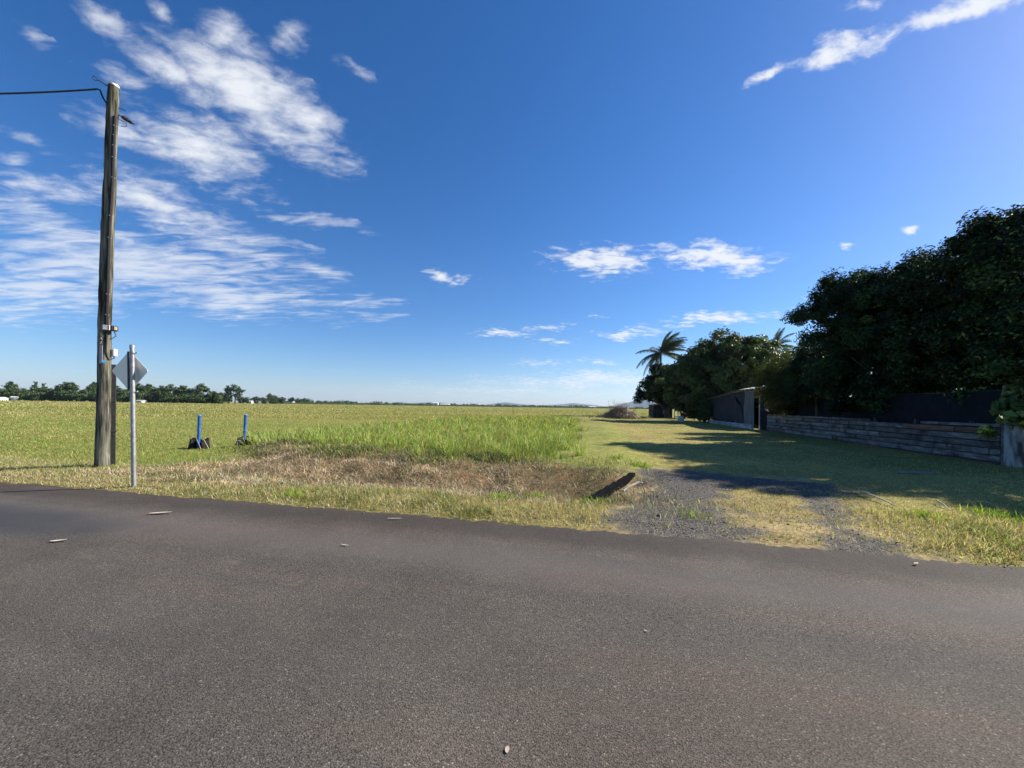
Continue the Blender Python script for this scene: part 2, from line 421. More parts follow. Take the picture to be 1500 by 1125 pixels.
def m_road():
    m, nt, b, out = mat_new('chip_seal_asphalt')
    v = coords(nt, 'Object')
    vo = N(nt, 'ShaderNodeTexVoronoi', Scale=125.0); nt.links.new(v, vo.inputs['Vector'])
    sc_ = nt.nodes.new('ShaderNodeSeparateColor'); nt.links.new(vo.outputs['Color'], sc_.inputs[0])
    chips = ramp(nt, sc_.outputs[0], [(0, (.052, .049, .047)), (.6, (.073, .068, .065)), (.93, (.092, .086, .081)), (.98, (.115, .106, .098)), (1, (.18, .165, .14))])
    gap = ramp(nt, vo.outputs['Distance'], [(.45, (1, 1, 1)), (.75, (.42, .42, .42))])
    c = mixc(nt, 1.0, mixc(nt, 1.0, chips, (1.50, 1.43, 1.28), 'MULTIPLY'), gap, 'MULTIPLY')
    sep = nt.nodes.new('ShaderNodeSeparateXYZ'); nt.links.new(v, sep.inputs[0])
    # tint that runs with the traffic
    vs = coords(nt, 'Object', (.10, 1.1, 1))
    n = noise(nt, vs, 1.6, 5, .6)
    tint = ramp(nt, n, [(.3, (1.18, 1.06, 1.0)), (.5, (1.0, .99, .98)), (.7, (.84, .86, .89))])
    c = mixc(nt, 1.0, c, tint, 'MULTIPLY')
    n3 = noise(nt, v, .55, 5, .65)
    k3 = ramp(nt, n3, [(.32, (.84, .83, .83)), (.66, (1.13, 1.12, 1.11))])
    c = mixc(nt, 1.0, c, k3, 'MULTIPLY')
    # dusty smooth wheel track, dirty outer edge
    wob = mathn(nt, 'MULTIPLY_ADD', noise(nt, v, 1.4, 4), .7); wob.node.inputs[2].default_value = -.35
    s = mathn(nt, 'ADD', sep.outputs[1], wob)
    trk = ramp(nt, mathn(nt, 'MULTIPLY_ADD', s, .5), [(0, (0, 0, 0)), (1, (0, 0, 0))])
    mr = N(nt, 'ShaderNodeMapRange'); mr.interpolation_type = 'SMOOTHSTEP'
    nt.links.new(s, mr.inputs[0]); mr.inputs[1].default_value = -.95; mr.inputs[2].default_value = -.45
    c = mixc(nt, mathn(nt, 'MULTIPLY', mr.outputs[0], .75), c, mixc(nt, .35, (.030, .024, .020), c))
    mr2 = N(nt, 'ShaderNodeMapRange'); mr2.interpolation_type = 'SMOOTHSTEP'
    d2 = mathn(nt, 'ABSOLUTE', mathn(nt, 'ADD', s, 1.35))
    nt.links.new(d2, mr2.inputs[0]); mr2.inputs[1].default_value = .55; mr2.inputs[2].default_value = .1
    c = mixc(nt, mathn(nt, 'MULTIPLY', mr2.outputs[0], .30), c, (.125, .112, .105))
    # old bitumen bleed, darker, on the left part of the lane
    vb = nt.nodes.new('ShaderNodeMapping'); vb.vector_type = 'TEXTURE'
    nt.links.new(v, vb.inputs[0]); vb.inputs['Location'].default_value = (-6.6, -1.65, 0); vb.inputs['Scale'].default_value = (2.6, .62, 1)
    ln = nt.nodes.new('ShaderNodeVectorMath'); ln.operation = 'LENGTH'; nt.links.new(vb.outputs[0], ln.inputs[0])
    l2 = mathn(nt, 'ADD', ln.outputs['Value'], mathn(nt, 'MULTIPLY', wob, 1.2))
    mr3 = N(nt, 'ShaderNodeMapRange'); mr3.interpolation_type = 'SMOOTHSTEP'
    nt.links.new(l2, mr3.inputs[0]); mr3.inputs[1].default_value = 1.1; mr3.inputs[2].default_value = .35
    c = mixc(nt, mathn(nt, 'MULTIPLY', mr3.outputs[0], .8), c, (.042, .044, .050))
    # rusty soil stain blotches
    nb = noise(nt, coords(nt, 'Object', (.6, 1.2, 1)), 2.3, 3)
    kb = ramp(nt, nb, [(.66, (0, 0, 0)), (.75, (.45, .45, .45))])
    c = mixc(nt, kb, c, (.15, .122, .095))
    nt.links.new(c, b.inputs['Base Color']); b.inputs['Roughness'].default_value = .88; b.inputs['Specular IOR Level'].default_value = .15
    h = mathn(nt, 'SUBTRACT', 1.0, vo.outputs['Distance'])
    h = mathn(nt, 'ADD', h, mathn(nt, 'MULTIPLY', sc_.outputs[1], .6))
    bump(nt, b, h, .6, .004)
    return m
M['road'] = m_road()

# ------------------------------------------------------------------ ground, road
def axis(lo, hi, step, far_lo, far_hi, g=1.16):
    a = list(np.arange(lo, hi + 1e-6, step)); d = step
    while a[-1] < far_hi: d *= g; a.append(a[-1] + d)
    d = step
    while a[0] > far_lo: d *= g; a.insert(0, a[0] - d)
    return np.array(a)
gx = axis(-15, 18, .13, -9000, 9000); gy = axis(3.2, 17, .11, -500, 11000, 1.12)
GX, GY = np.meshgrid(gx, gy)
GZ = height(GX, GY)
colr = ground_color(GX, GY); gm = gravel_mask(GX, GY)
nx_, ny_ = len(gx), len(gy)
idx = np.arange(nx_ * ny_).reshape(ny_, nx_)
Q = np.stack([idx[:-1, :-1], idx[:-1, 1:], idx[1:, 1:], idx[1:, :-1]], -1).reshape(-1, 4)
me = np_mesh('ground', np.stack([GX, GY, GZ], -1).reshape(-1, 3), Q, colr.reshape(-1, 3), smooth=True)
at = me.color_attributes.new('grav', 'FLOAT_COLOR', 'POINT')
gc = np.ones((nx_ * ny_, 4), np.float32); gc[:, :3] = gm.reshape(-1, 1); at.data.foreach_set('color', gc.ravel())
ground = link('ground', me, M['ground']); props(ground, kind='structure')

def road_edge(t):
    # the edge bows a little and is chewed by weather
    return 0.05 - 0.0042 * t * t * np.where(t > 0, .55, .12) + .10 * (fbm(t * .8, t * 0 + 3.3, 61) - .5) + (.20 * (fbm(t * 4, t * 0 + 1.3, 62) - .5)) + .12 * (fbm(t * 19, t * 0 + 7, 63, 2) - .5)
tt = np.concatenate([np.linspace(-140, -16, 120), np.arange(-15.95, 13, .045), np.linspace(13.2, 140, 120)])
rows = [-8.2, -6, -4, -2.5, -1.5, -.9, -.5, -.25, -.1, 0.0]
te = np.clip(tt, -14, 11)
RV = np.stack([np.stack([tt, road_edge(te) + r, .004 + .018 * np.clip((-r) / 3.0, 0, 1) - (0.030 if r == 0 else (.006 if r == -.1 else 0)) + 0 * tt], -1) for r in rows])
nr, nc = RV.shape[:2]; idx = np.arange(nr * nc).reshape(nr, nc)
Q = np.stack([idx[:-1, :-1], idx[:-1, 1:], idx[1:, 1:], idx[1:, :-1]], -1).reshape(-1, 4)
me = np_mesh('road', RV.reshape(-1, 3), Q, smooth=True)
road = link('road', me, M['road']); props(road, kind='structure')
road.location = (O0[0], O0[1], 0); road.rotation_euler = (0, 0, math.atan2(E1[1], E1[0]))

# ------------------------------------------------------------------ grass
def blades(name, x, y, h, w, lean, col, mat, label, z0=None, lean_dir=None, curl=.5):
    n = len(x)
    z = height(x, y) if z0 is None else z0
    a = RNG.uniform(0, 2 * np.pi, n)                    # facing
    ld = RNG.uniform(0, 2 * np.pi, n) if lean_dir is None else lean_dir
    b = np.stack([x, y, z - .01], -1)
    side = np.stack([np.cos(a), np.sin(a), np.zeros(n)], -1) * (w / 2)[:, None]
    ldv = np.stack([np.cos(ld), np.sin(ld), np.zeros(n)], -1)
    st, ct = np.sin(lean)[:, None], np.cos(lean)[:, None]
    up = np.array((0, 0, 1.0))
    mid = b + (ldv * st * .45 + up * ct * .62) * h[:, None]
    tip = b + (ldv * (st * (1 + curl * .3)) + up * ct * (1 - curl * .15)) * h[:, None]
    V = np.stack([b - side, b + side, mid - side * .8, mid + side * .8, tip], 1).reshape(-1, 3)
    o = (np.arange(n) * 5)[:, None]
    T = np.concatenate([o + np.array([[0, 1, 2]]), o + np.array([[1, 3, 2]]), o + np.array([[2, 3, 4]])], 1).reshape(-1, 3)
    shade = np.array([.55, .55, .95, .95, 1.1])[None, :, None] * 0 + 1.0
    C = (col[:, None, :] * shade).repeat(5, 1).reshape(-1, 3) if shade.shape[1] == 1 else (col[:, None, :] * shade).reshape(-1, 3)
    me = np_mesh(name, V, T, C)
    o = link(name, me, mat); props(o, label, 'grass', kind='stuff')
    return o
def scatter_ts(n, t0, t1, s0, s1):
    t = RNG.uniform(t0, t1, n); s = RNG.uniform(s0, s1, n)
    x, y = from_ts(t, s); return x, y, t, s
def scatter_far(n, x_lo, x_hi, y0, y1, p=1.0):
    """denser close to the road: y spaced so that each step covers about the same angle"""
    q = RNG.random(n); y = 1 / (1 / y0 + q * (1 / y1 - 1 / y0)); k = RNG.random(n)
    return x_lo(y) + k * (x_hi(y) - x_lo(y)), y
def vary(c, n, amt=.25, hue=.1):
    k = 1 + RNG.normal(0, amt, (n, 1)); hshift = 1 + RNG.normal(0, hue, (n, 3))
    return np.clip(c * np.clip(k, .35, 1.9) * hshift, .004, .7)
def pick(n, probs, cols):
    i = RNG.choice(len(probs), n, p=np.array(probs) / sum(probs)); return np.array(cols, float)[i]
def place_filter(x, y, p):
    k = RNG.random(len(x)) < p; return k

# verge between road and ditch
x, y, t, s = scatter_ts(170000, -15, 13, -0.28, 2.0)
edge = road_edge(np.clip(t, -14, 11))
s_eff = s - np.maximum(edge, -.3)
p = sstep(-.13, .05, s_eff + .12 * (fbm(x * 6, y * 6, 70) - .5)) * (1 - dirt_mask(x, y) * .93) * (1 - .8 * dead_mask(x, y)) * (.35 + .9 * fbm(x * 2, y * 2, 71))
k = place_filter(x, y, p); x, y, t, s = x[k], y[k], t[k], s[k]; n = len(x)
tuft = fbm(x * 1.6, y * 1.6, 72)
h = RNG.uniform(.035, .11, n) * (.6 + 1.1 * tuft) * (1 + .7 * (t > 7.5)); h *= np.where(s < .25, .7, 1)
greenp = np.clip((tuft - .54) * 3.2, .06, .7)
cg = pick(n, [3, 2, 1], [(.16, .18, .06), (.22, .225, .085), (.12, .14, .05)]); cs = pick(n, [3, 2, 2], [(.40, .33, .20), (.30, .24, .14), (.48, .42, .29)])
col = np.where((RNG.random(n) < greenp)[:, None], cg, cs)
blades('verge_grass', x, y, h, RNG.uniform(.005, .010, n), RNG.uniform(.2, 1.15, n), vary(col, n), M['grass'], 'pale straw and green verge grass along the road edge')

# dead grass over the ditch banks
x, y, t, s = scatter_ts(170000, -10, 3.2, .7, 7.0)
p = dead_mask(x, y) * (.35 + .9 * fbm(x * 2.2, y * 2.2, 75))
p = p * (np.abs((x - 2.05) * .8375 - (y - 7.75) * .5463) > .13)
k = place_filter(x, y, p); x, y, t, s = x[k], y[k], t[k], s[k]; n = len(x)
cl = fbm(x * 1.4, y * 1.4, 76)
a_ = pick(n, [4, 4, 4, 1.3], [(.52, .39, .26), (.39, .285, .19), (.66, .53, .37), (.17, .115, .08)])
gmask = RNG.random(n) < np.clip((fbm(x * 1.1, y * 1.1, 78) - .50) * 4, .04, .8)
a_ = np.where(gmask[:, None], pick(n, [1, 1], [(.15, .17, .06), (.10, .12, .045)]), a_)
h = RNG.uniform(.05, .19, n) * (.4 + 1.2 * cl)
blades('dead_grass', x, y, h, RNG.uniform(.005, .011, n), np.where(RNG.random(n) < .8, RNG.uniform(.9, 1.5, n), RNG.uniform(.2, .9, n)), vary(a_, n, .3) * (.35 + 1.35 * fbm(x * 2.2, y * 2.2, 77))[:, None], M['dead'], 'sprayed brown dead grass on the ditch bank')

# low weeds along the top of the bank
x, y, t, s = scatter_ts(150000, -9.5, 2.6, 3.6, 7.2)
bnd = (1 - .95 * sstep(-2.0, .3, t)) * sstep(.0, .9, 1.1 - np.abs(s - 5.1 + .9 * (fbm(x * .9, y * .9, 21) - .5)))
p = .6 * bnd * (.2 + 1.1 * (fbm(x * 1.3, y * 1.3, 79) > .48))
k = place_filter(x, y, p); x, y = x[k], y[k]; n = len(x)
blades('bank_weeds', x, y, RNG.uniform(.05, .22, n), RNG.uniform(.010, .022, n), RNG.uniform(.2, 1.2, n), vary(pick(n, [3, 3, 1, 2], [(.16, .195, .065), (.22, .235, .10), (.11, .13, .055), (.42, .35, .22)]), n, .3), M['grass'], 'low dull green weeds along the top of the ditch bank')

# left mown field, near part
x, y = scatter_far(230000, lambda y: -1.45 * y - 2, lambda y: -0.18 * y + 1.5, 6.8, 62)
t, s = to_ts(x, y)
p = sstep(.25, .8, s + .5 * (fbm(x * 2, y * 2, 80) - .5)) * (1 - dead_mask(x, y)) * (1 - .9 * cane_mask(x, y)) * (.4 + .8 * fbm(x * 1.2, y * 1.2, 81))
k = place_filter(x, y, p); x, y = x[k], y[k]; n = len(x)
d = np.hypot(x, y); g1 = fbm(x * .5, y * .5, 82); g2 = fbm(x * .12, y * .3, 83)
h = RNG.uniform(.035, .10, n) * (.6 + .9 * g1) * (1 + d / 70); w = np.maximum(.007, d * .00055)
cg = pick(n, [3, 3, 1], [(.17, .23, .055), (.23, .27, .075), (.12, .16, .045)]); cs = pick(n, [1, 1], [(.36, .31, .15), (.29, .26, .11)])
col = np.where((RNG.random(n) < np.clip(.25 + (g2 - .35) * 1.2 + sstep(25, 40, y) * .35, .1, .8))[:, None], cs, cg)
blades('field_grass', x, y, h, w, RNG.uniform(.2, 1.1, n), vary(col, n, .22), M['grass'], 'mown green field grass left of the tall grass')

# far paddock stubble, taller and straw coloured
x, y = scatter_far(120000, lambda y: -1.5 * y, lambda y: .36 * y, 38, 420)
p = (.25 + .9 * fbm(x * .05, y * .16, 85)) * (1 - cane_mask(x, y)) * np.where((y < 60) & (x > .17 * y - 1) , .1, 1)
k = place_filter(x, y, p); x, y = x[k], y[k]; n = len(x)
d = np.hypot(x, y)
h = RNG.uniform(.08, .22, n) * (1 + d / 260); w = d * .0011
g3 = fbm(x * .04, y * .1, 86)
col = np.where((RNG.random(n) < np.clip((g3 - .3) * 2, .15, .85))[:, None], pick(n, [2, 1], [(.37, .31, .155), (.30, .255, .12)]), pick(n, [2, 1], [(.235, .245, .09), (.175, .20, .07)]))
blades('paddock_stubble', x, y, h, w, RNG.uniform(.1, .9, n), vary(col, n, .12, .05), M['grass'], 'straw coloured paddock stubble reaching to the far trees')

# tall grass
x, y = scatter_far(120000, lambda y: -11 + 0 * y, lambda y: .17 * y + 2.5, 10.0, 54)
q = cane_mask(x, y); clump = fbm(x * .9, y * .9, 90)
p = q * (.25 + 1.3 * (clump - .2))
k = place_filter(x, y, p); x, y, clump = x[k], y[k], clump[k]; n = len(x)
d = np.hypot(x, y); right = sstep(-3, 3, x - .17 * y + 3)
frontlow = 1 - .72 * (1 - sstep(0, 3.2, poly_sd(x, y, CANE))) * (1 - right * .8)
h = RNG.uniform(.14, .60, n) * (.25 + 1.35 * clump) * frontlow * (.6 + .8 * fbm(x * .33, y * .33, 93))
yel = RNG.random(n) < np.clip(.55 - right * .30 + (fbm(x * .5, y * .5, 92) - .5) * 1.8, .03, .75)
col = np.where(yel[:, None], pick(n, [2, 1], [(.31, .275, .085), (.40, .35, .15)]), pick(n, [3, 3, 1.5], [(.165, .215, .05), (.225, .265, .07), (.105, .14, .038)]))
blades('tall_grass', x, y, h, np.maximum(.012, d * .0010), RNG.uniform(.3, 1.35, n), vary(col * np.array((1.14, 1.16, 1.2)), n, .25), M['grass'], 'tall bright green grass standing on the field behind the ditch', lean_dir=RNG.normal(0.3, 1.3, n), curl=1.0)
# arching tussocks in it
bx, by = scatter_far(260, lambda y: -9.5 + 0 * y, lambda y: .17 * y + 2.0, 10.6, 34)
k = (poly_sd(bx, by, CANE) > .1); bx, by = bx[k], by[k]
for (u, v) in ((395, 655), (365, 650), (745, 672), (850, 668), (830, 660), (610, 660), (500, 655)):
    q = G(u, v, .16); bx = np.append(bx, q[0]); by = np.append(by, q[1])
m = 46; x = np.repeat(bx, m) + RNG.normal(0, .09, len(bx) * m); y = np.repeat(by, m) + RNG.normal(0, .09, len(bx) * m); n = len(x)
d = np.hypot(x, y)
blades('grass_tussocks', x, y, RNG.uniform(.4, .95, n), np.maximum(.016, d * .0013), RNG.uniform(.25, 1.25, n), vary(pick(n, [3, 3, 1], [(.22, .28, .075), (.32, .36, .12), (.43, .41, .19)]), n, .2), M['grass'], 'arching bright tussocks rising out of the tall grass', curl=1.4)

# mown lawn on the right
x, y = scatter_far(210000, lambda y: .17 * y - .8, lambda y: .25 * y + 13, 5.2, 60)
t, s = to_ts(x, y)
p = np.clip(sstep(.1, .5, s) * lawn_mask(x, y), 0, 1) * (1 - gravel_mask(x, y)) * (1 - .65 * dirt_mask(x, y)) * (.4 + .8 * fbm(x * 1.3, y * 1.3, 95)) * (x < bound_x(y))
k = place_filter(x, y, p); x, y, t, s = x[k], y[k], t[k], s[k]; n = len(x)
d = np.hypot(x, y); g1 = fbm(x * .45, y * .45, 96)
strp = .5 + .5 * np.sin((x - .22 * y) * 2.6 + 2 * g1)
wild = sstep(7.6, 9, t) * (1 - sstep(2.5, 4, s))
h = RNG.uniform(.02, .06, n) * (.7 + .7 * g1) * (1 + d / 70) * (1 + 2.2 * wild); w = np.maximum(.006, d * .00055)
grp = np.clip(.10 + .35 * strp + (g1 - .5) * .9 + .55 * sstep(10, 17, x) + .22 * wild, .05, .9)
col = np.where((RNG.random(n) < grp)[:, None], pick(n, [2, 2, 1], [(.15, .175, .055), (.20, .21, .075), (.11, .135, .045)]), pick(n, [2, 1, 1], [(.35, .295, .16), (.28, .235, .125), (.43, .375, .23)]))
blades('lawn_grass', x, y, h, w, RNG.uniform(.3, 1.25, n), vary(col, n, .22), M['grass'], 'short mown lawn between the tall grass and the timber wall')

# grass growing on the strip between the wheel tracks, and taller grass by the right-hand ditch
x, y, t, s = scatter_ts(90000, 2.6, 14, .05, 4.5)
p = (1 - gravel_mask(x, y)) * dirt_mask(x, y) * (.1 + 1.0 * sstep(.4, .6, fbm(x * 1.8, y * 1.8, 98)))
p = np.maximum(p, sstep(6.6, 7.6, t) * sstep(.15, .5, s) * (1 - sstep(1.9, 2.6, s)) * .9)
k = place_filter(x, y, p * .8); x, y, t, s = x[k], y[k], t[k], s[k]; n = len(x)
wild = sstep(7.0, 8.6, t) * sstep(.5, 1.1, s)
col = np.where((RNG.random(n) < .22 + .38 * wild)[:, None], pick(n, [1, 1], [(.155, .18, .06), (.20, .215, .08)]), pick(n, [2, 1, 1], [(.40, .33, .19), (.31, .25, .145), (.24, .18, .11)]))
blades('driveway_grass', x, y, RNG.uniform(.025, .07, n) * (1 + 2.2 * wild), RNG.uniform(.005, .010, n), RNG.uniform(.3, 1.2, n), vary(col, n, .22), M['grass'], 'dry short grass on the strip between the driveway wheel tracks')

# odd bright weeds
spots = [(435, 728), (730, 730), (865, 735), (1016, 760), (790, 722), (1440, 755), (1480, 765), (1350, 762), (940, 690), (905, 680)]
X = []; Y = []
for (u, v) in spots:
    q = G(u, v, 0.0); k_ = 160 if u != 1016 else 50
    X.append(q[0] + RNG.normal(0, .13, k_)); Y.append(q[1] + RNG.normal(0, .10, k_))
x = np.concatenate(X); y = np.concatenate(Y); n = len(x)
blades('verge_weeds', x, y, RNG.uniform(.05, .2, n), RNG.uniform(.007, .014, n), RNG.uniform(.1, .9, n), vary(pick(n, [2, 2, 1], [(.20, .29, .045), (.29, .34, .07), (.15, .21, .04)]), n, .2), M['grass'], 'scattered bright green weed clumps on the verge')

# ------------------------------------------------------------------ loose stones (one object, uncountable)
def stones(n):
    x, y, t, s = scatter_ts(n * 4, -15, 12, -.7, 4.6)
    p = np.maximum(gravel_mask(x, y) * .55, .0)
    p = np.maximum(p, .30 * sstep(-.35, 0, s - road_edge(np.clip(t, -14, 11))) * (1 - sstep(.1, .4, s)))
    p = np.maximum(p, .35 * dirt_mask(x, y) * (s < 1.4))
    k = RNG.random(len(x)) < p; x, y, s = x[k][:n], y[k][:n], s[k][:n]; n = len(x)
    r = (RNG.gamma(1.6, .0026, n) + .002) * np.where(s < .05, .55, 1); z = np.maximum(height(x, y), np.where(s < 0, .004, -9)) + r * .2
    base = np.array([(1, 0, 0), (-1, 0, 0), (0, 1, 0), (0, -1, 0), (0, 0, .7), (0, 0, -.7)], float)
    a = RNG.uniform(0, 6.28, n); ca, sa = np.cos(a), np.sin(a)
    P = base[None] * (r[:, None, None] * RNG.uniform(.6, 1.3, (n, 6, 1)))
    V = np.stack([P[..., 0] * ca[:, None] - P[..., 1] * sa[:, None] + x[:, None], P[..., 0] * sa[:, None] + P[..., 1] * ca[:, None] + y[:, None], P[..., 2] + z[:, None]], -1).reshape(-1, 3)
    f = np.array([(0, 2, 4), (2, 1, 4), (1, 3, 4), (3, 0, 4), (2, 0, 5), (1, 2, 5), (3, 1, 5), (0, 3, 5)])
    T = (np.arange(n)[:, None, None] * 6 + f[None]).reshape(-1, 3)
    c = vary(pick(n, [5, 3, 1], [(.098, .088, .075), (.16, .143, .122), (.27, .235, .19)]), n, .2, .03).repeat(6, 0)
    o = link('gravel', np_mesh('gravel', V, T, c), M['dead']); props(o, 'loose dark gravel scattered over the driveway mouth and road edge', 'gravel', kind='stuff')
stones(24000)

# ------------------------------------------------------------------ leaves for trees
def leaf_mesh(name, P, Nn, size, aspect, col, fold=.25, hang=0.0):
    """P centres (n,3), Nn normals; each leaf a folded diamond"""
    n = len(P)
    Nn = Nn / np.linalg.norm(Nn, axis=1, keepdims=True)
    r = RNG.normal(size=(n, 3)); r[:, 2] -= hang
    ax = r - (r * Nn).sum(1, keepdims=True) * Nn; ax /= np.linalg.norm(ax, axis=1, keepdims=True) + 1e-9
    sd = np.cross(Nn, ax)
    L = size[:, None]; Wd = (size * aspect)[:, None]
    b = P - ax * L * .5; tip = P + ax * L * .5 - Nn * L * .12
    l = P + sd * Wd * .5 + Nn * Wd * fold; rr = P - sd * Wd * .5 + Nn * Wd * fold
    V = np.stack([b, l, tip, rr], 1).reshape(-1, 3)
    o = (np.arange(n) * 4)[:, None]
    T = np.concatenate([o + np.array([[0, 2, 1]]), o + np.array([[0, 3, 2]])], 1).reshape(-1, 3)
    return np_mesh(name, V, T, col.repeat(4, 0))
def crown_points(lobes, n_cl, n_leaf, cl_r, squash=.85, shell=.45):
    """clusters on and inside the lobes, leaves round each cluster"""
    vol = np.array([q[3] ** 2.3 for q in lobes]); which = RNG.choice(len(lobes), n_cl, p=vol / vol.sum())
    Lb = np.array([q[:4] for q in lobes], float)[which]
    d = RNG.normal(size=(n_cl, 3)); d /= np.linalg.norm(d, axis=1, keepdims=True)
    rad = Lb[:, 3] * (shell + (1 - shell) * RNG.random(n_cl) ** .45) * RNG.uniform(.86, 1.08, n_cl)
    C = Lb[:, :3] + d * rad[:, None] * np.array((1, 1, squash))
    m = n_cl * n_leaf
    e = RNG.normal(size=(m, 3)); e /= np.linalg.norm(e, axis=1, keepdims=True)
    rr = cl_r * RNG.random(m) ** .5
    ci = np.repeat(np.arange(n_cl), n_leaf)
    csz = RNG.uniform(.6, 1.35, n_cl)[ci]
    P = C[ci] + e * (rr * csz)[:, None] * np.array((1, 1, .75))
    Nn = e * .7 + d[ci] * .5 + np.array((0, 0, .55)) + RNG.normal(0, .45, (m, 3))
    return P, Nn, ci, C
def limb_tree(mb, base, tips, r0, fork, n=7):
    base = Vector(base); fork = Vector(fork)
    mid = (base + fork) / 2 + Vector((random.uniform(-.1, .1), random.uniform(-.1, .1), 0))
    mb.tube([base - Vector((0, 0, .1)), base + Vector((0, 0, .15)), mid, fork], [r0 * 1.35, r0 * 1.1, r0 * .9, r0 * .8], 10, wob=.06)
    for tp in tips:
        tp = Vector(tp); v = tp - fork
        p1 = fork + v * .4 + Vector((random.uniform(-.25, .25), random.uniform(-.25, .25), .15)) * v.length * .3
        p2 = fork + v * .75 + Vector((random.uniform(-.2, .2), random.uniform(-.2, .2), .1)) * v.length * .2
        mb.tube([fork - Vector((0, 0, .05)), p1, p2, tp], [r0 * .6, r0 * .42, r0 * .25, r0 * .08], n, wob=.05)
        for k in range(3):
            q = p1.lerp(tp, random.uniform(.1, .8)); w_ = Vector((random.gauss(0, 1), random.gauss(0, 1), random.gauss(.2, .6))) * v.length * .18
            mb.tube([q, q + w_ * .5 + Vector((0, 0, .05)), q + w_], [r0 * .2, r0 * .12, r0 * .03], 5)
def tree(name, label, base, lobes, n_cl, n_leaf, cl_r, leaf, aspect, cols, probs, mat, trunk_r=.22, group=None, cat='tree', fork_h=.35, hang=0.0, squash=.85, shell=.45, sunlit_tip=0.0, fold=.25):
    base = Vector(base); root = empty(name, base); props(root, label, cat, group)
    lb = [(q[0] - base.x, q[1] - base.y, q[2] - base.z, q[3]) for q in lobes]
    P, Nn, ci, C = crown_points(lb, n_cl, n_leaf, cl_r, squash, shell)
    keep = P[:, 2] > .12
    P, Nn, ci = P[keep], Nn[keep], ci[keep]; n = len(P)
    cc = vary(pick(n_cl, probs, cols), n_cl, .22, .06)[ci]
    cc = vary(cc, n, .2, .07)
    if sunlit_tip:
        k = RNG.random(n) < sunlit_tip; cc[k] = vary(np.tile(np.array((.16, .20, .055)), (k.sum(), 1)), k.sum(), .2)  # random share of leaves coloured pale as if the sun caught them
    me = leaf_mesh('crown', P, Nn, RNG.uniform(.65, 1.25, n) * leaf, aspect, cc, fold, hang)
    link('crown', me, mat, root)
    zc = np.mean([q[2] for q in lb]); cx = np.mean([q[0] for q in lb]); cy = np.mean([q[1] for q in lb])
    mb = MB(); fork = Vector((cx * .3, cy * .3, max(.4, zc * fork_h)))
    limb_tree(mb, (0, 0, 0), [(q[0], q[1], q[2] + q[3] * .2) for q in lb], trunk_r, fork)
    mb.build('trunk', M['bark'], root, smooth=True)
    return root
def lobes_at(rows):
    return [(*W(u, v, Y), r) for (u, v, Y, r) in rows]
DK = [(.018, .040, .016), (.026, .054, .020), (.040, .072, .022), (.014, .030, .014)]
DP = [3, 3, 1.2, 2]
tree('fence_tree', 'dense dark tree over the timber wall with a rounded left shoulder against the sky', (18.9, 20.0, 0),
     lobes_at([(1245, 441, 19, 1.75), (1208, 464, 19.3, 1.55), (1278, 448, 18.7, 1.8), (1250, 515, 19, 1.8), (1290, 530, 18.6, 1.7), (1225, 545, 19.4, 1.3), (1255, 578, 19, 1.1), (1228, 580, 19.6, .9)]),
     420, 140, .42, .145, .5, DK, DP, M['leaf'], .2, 'dark trees behind the timber wall')
tree('fence_tree', 'lower dark tree filling the gap between the feathery shrub and the tall dark trees', (18.2, 23, 0),
     lobes_at([(1203, 510, 23, 1.3), (1194, 548, 23, 1.5), (1225, 540, 22.6, 1.8), (1190, 575, 23, 1.2)]),
     260, 125, .42, .145, .5, DK, DP, M['leaf'], .15, 'dark trees behind the timber wall')
tree('fence_tree', 'broad dark tree in the middle of the row behind the timber wall', (18.2, 17.2, 0),
     lobes_at([(1325, 438, 17, 2.0), (1362, 428, 17, 2.1), (1300, 480, 17.3, 1.8), (1345, 510, 17, 2.2), (1310, 555, 17.4, 1.5), (1380, 545, 16.8, 1.7), (1320, 588, 17.2, 1.0), (1355, 580, 17, 1.0)]),
     440, 140, .42, .145, .5, DK, DP, M['leaf'], .22, 'dark trees behind the timber wall')
tree('fence_tree', 'tall dark tree behind the right half of the timber wall, sky showing through its middle', (18.6, 15.2, 0),
     lobes_at([(1420, 398, 15, 2.1), (1390, 425, 15.4, 1.9), (1447, 440, 15, 2.2), (1400, 505, 15, 2.1), (1455, 520, 14.8, 2.0), (1420, 565, 15, 1.6), (1405, 596, 15, .85), (1440, 590, 14.8, .9)]),
     430, 140, .42, .145, .5, DK, DP, M['leaf'], .22, 'dark trees behind the timber wall', sunlit_tip=.06)
tree('fence_tree', 'tallest dark tree behind the concrete pillar, some leaves coloured pale as if sunlit', (18.0, 12.6, 0),
     lobes_at([(1485, 376, 13, 2.05), (1525, 372, 12.8, 2.1), (1490, 455, 13, 2.1), (1545, 470, 12.6, 2.2), (1480, 535, 13, 1.6), (1530, 545, 12.6, 1.8)]),
     470, 147, .40, .145, .5, DK, DP, M['leaf'], .24, 'dark trees behind the timber wall', sunlit_tip=.10)
tree('fence_tree', 'shorter dark tree beyond the concrete pillar at the end of the row', (18.4, 9.3, 0),
     [(18.2, 9.6, 5.4, 1.9), (17.6, 9.3, 3.4, 1.8), (19, 10.6, 5.4, 1.9), (18.4, 8.6, 4.0, 1.6), (18.2, 10.6, 3.0, 1.8), (17.6, 9.2, 1.9, 1.5), (17.9, 10.4, 4.8, 2.0)],
     330, 125, .42, .145, .5, DK, DP, M['leaf'], .2, 'dark trees behind the timber wall')
MG = [(.040, .065, .018), (.060, .090, .024), (.085, .105, .032), (.028, .046, .015)]
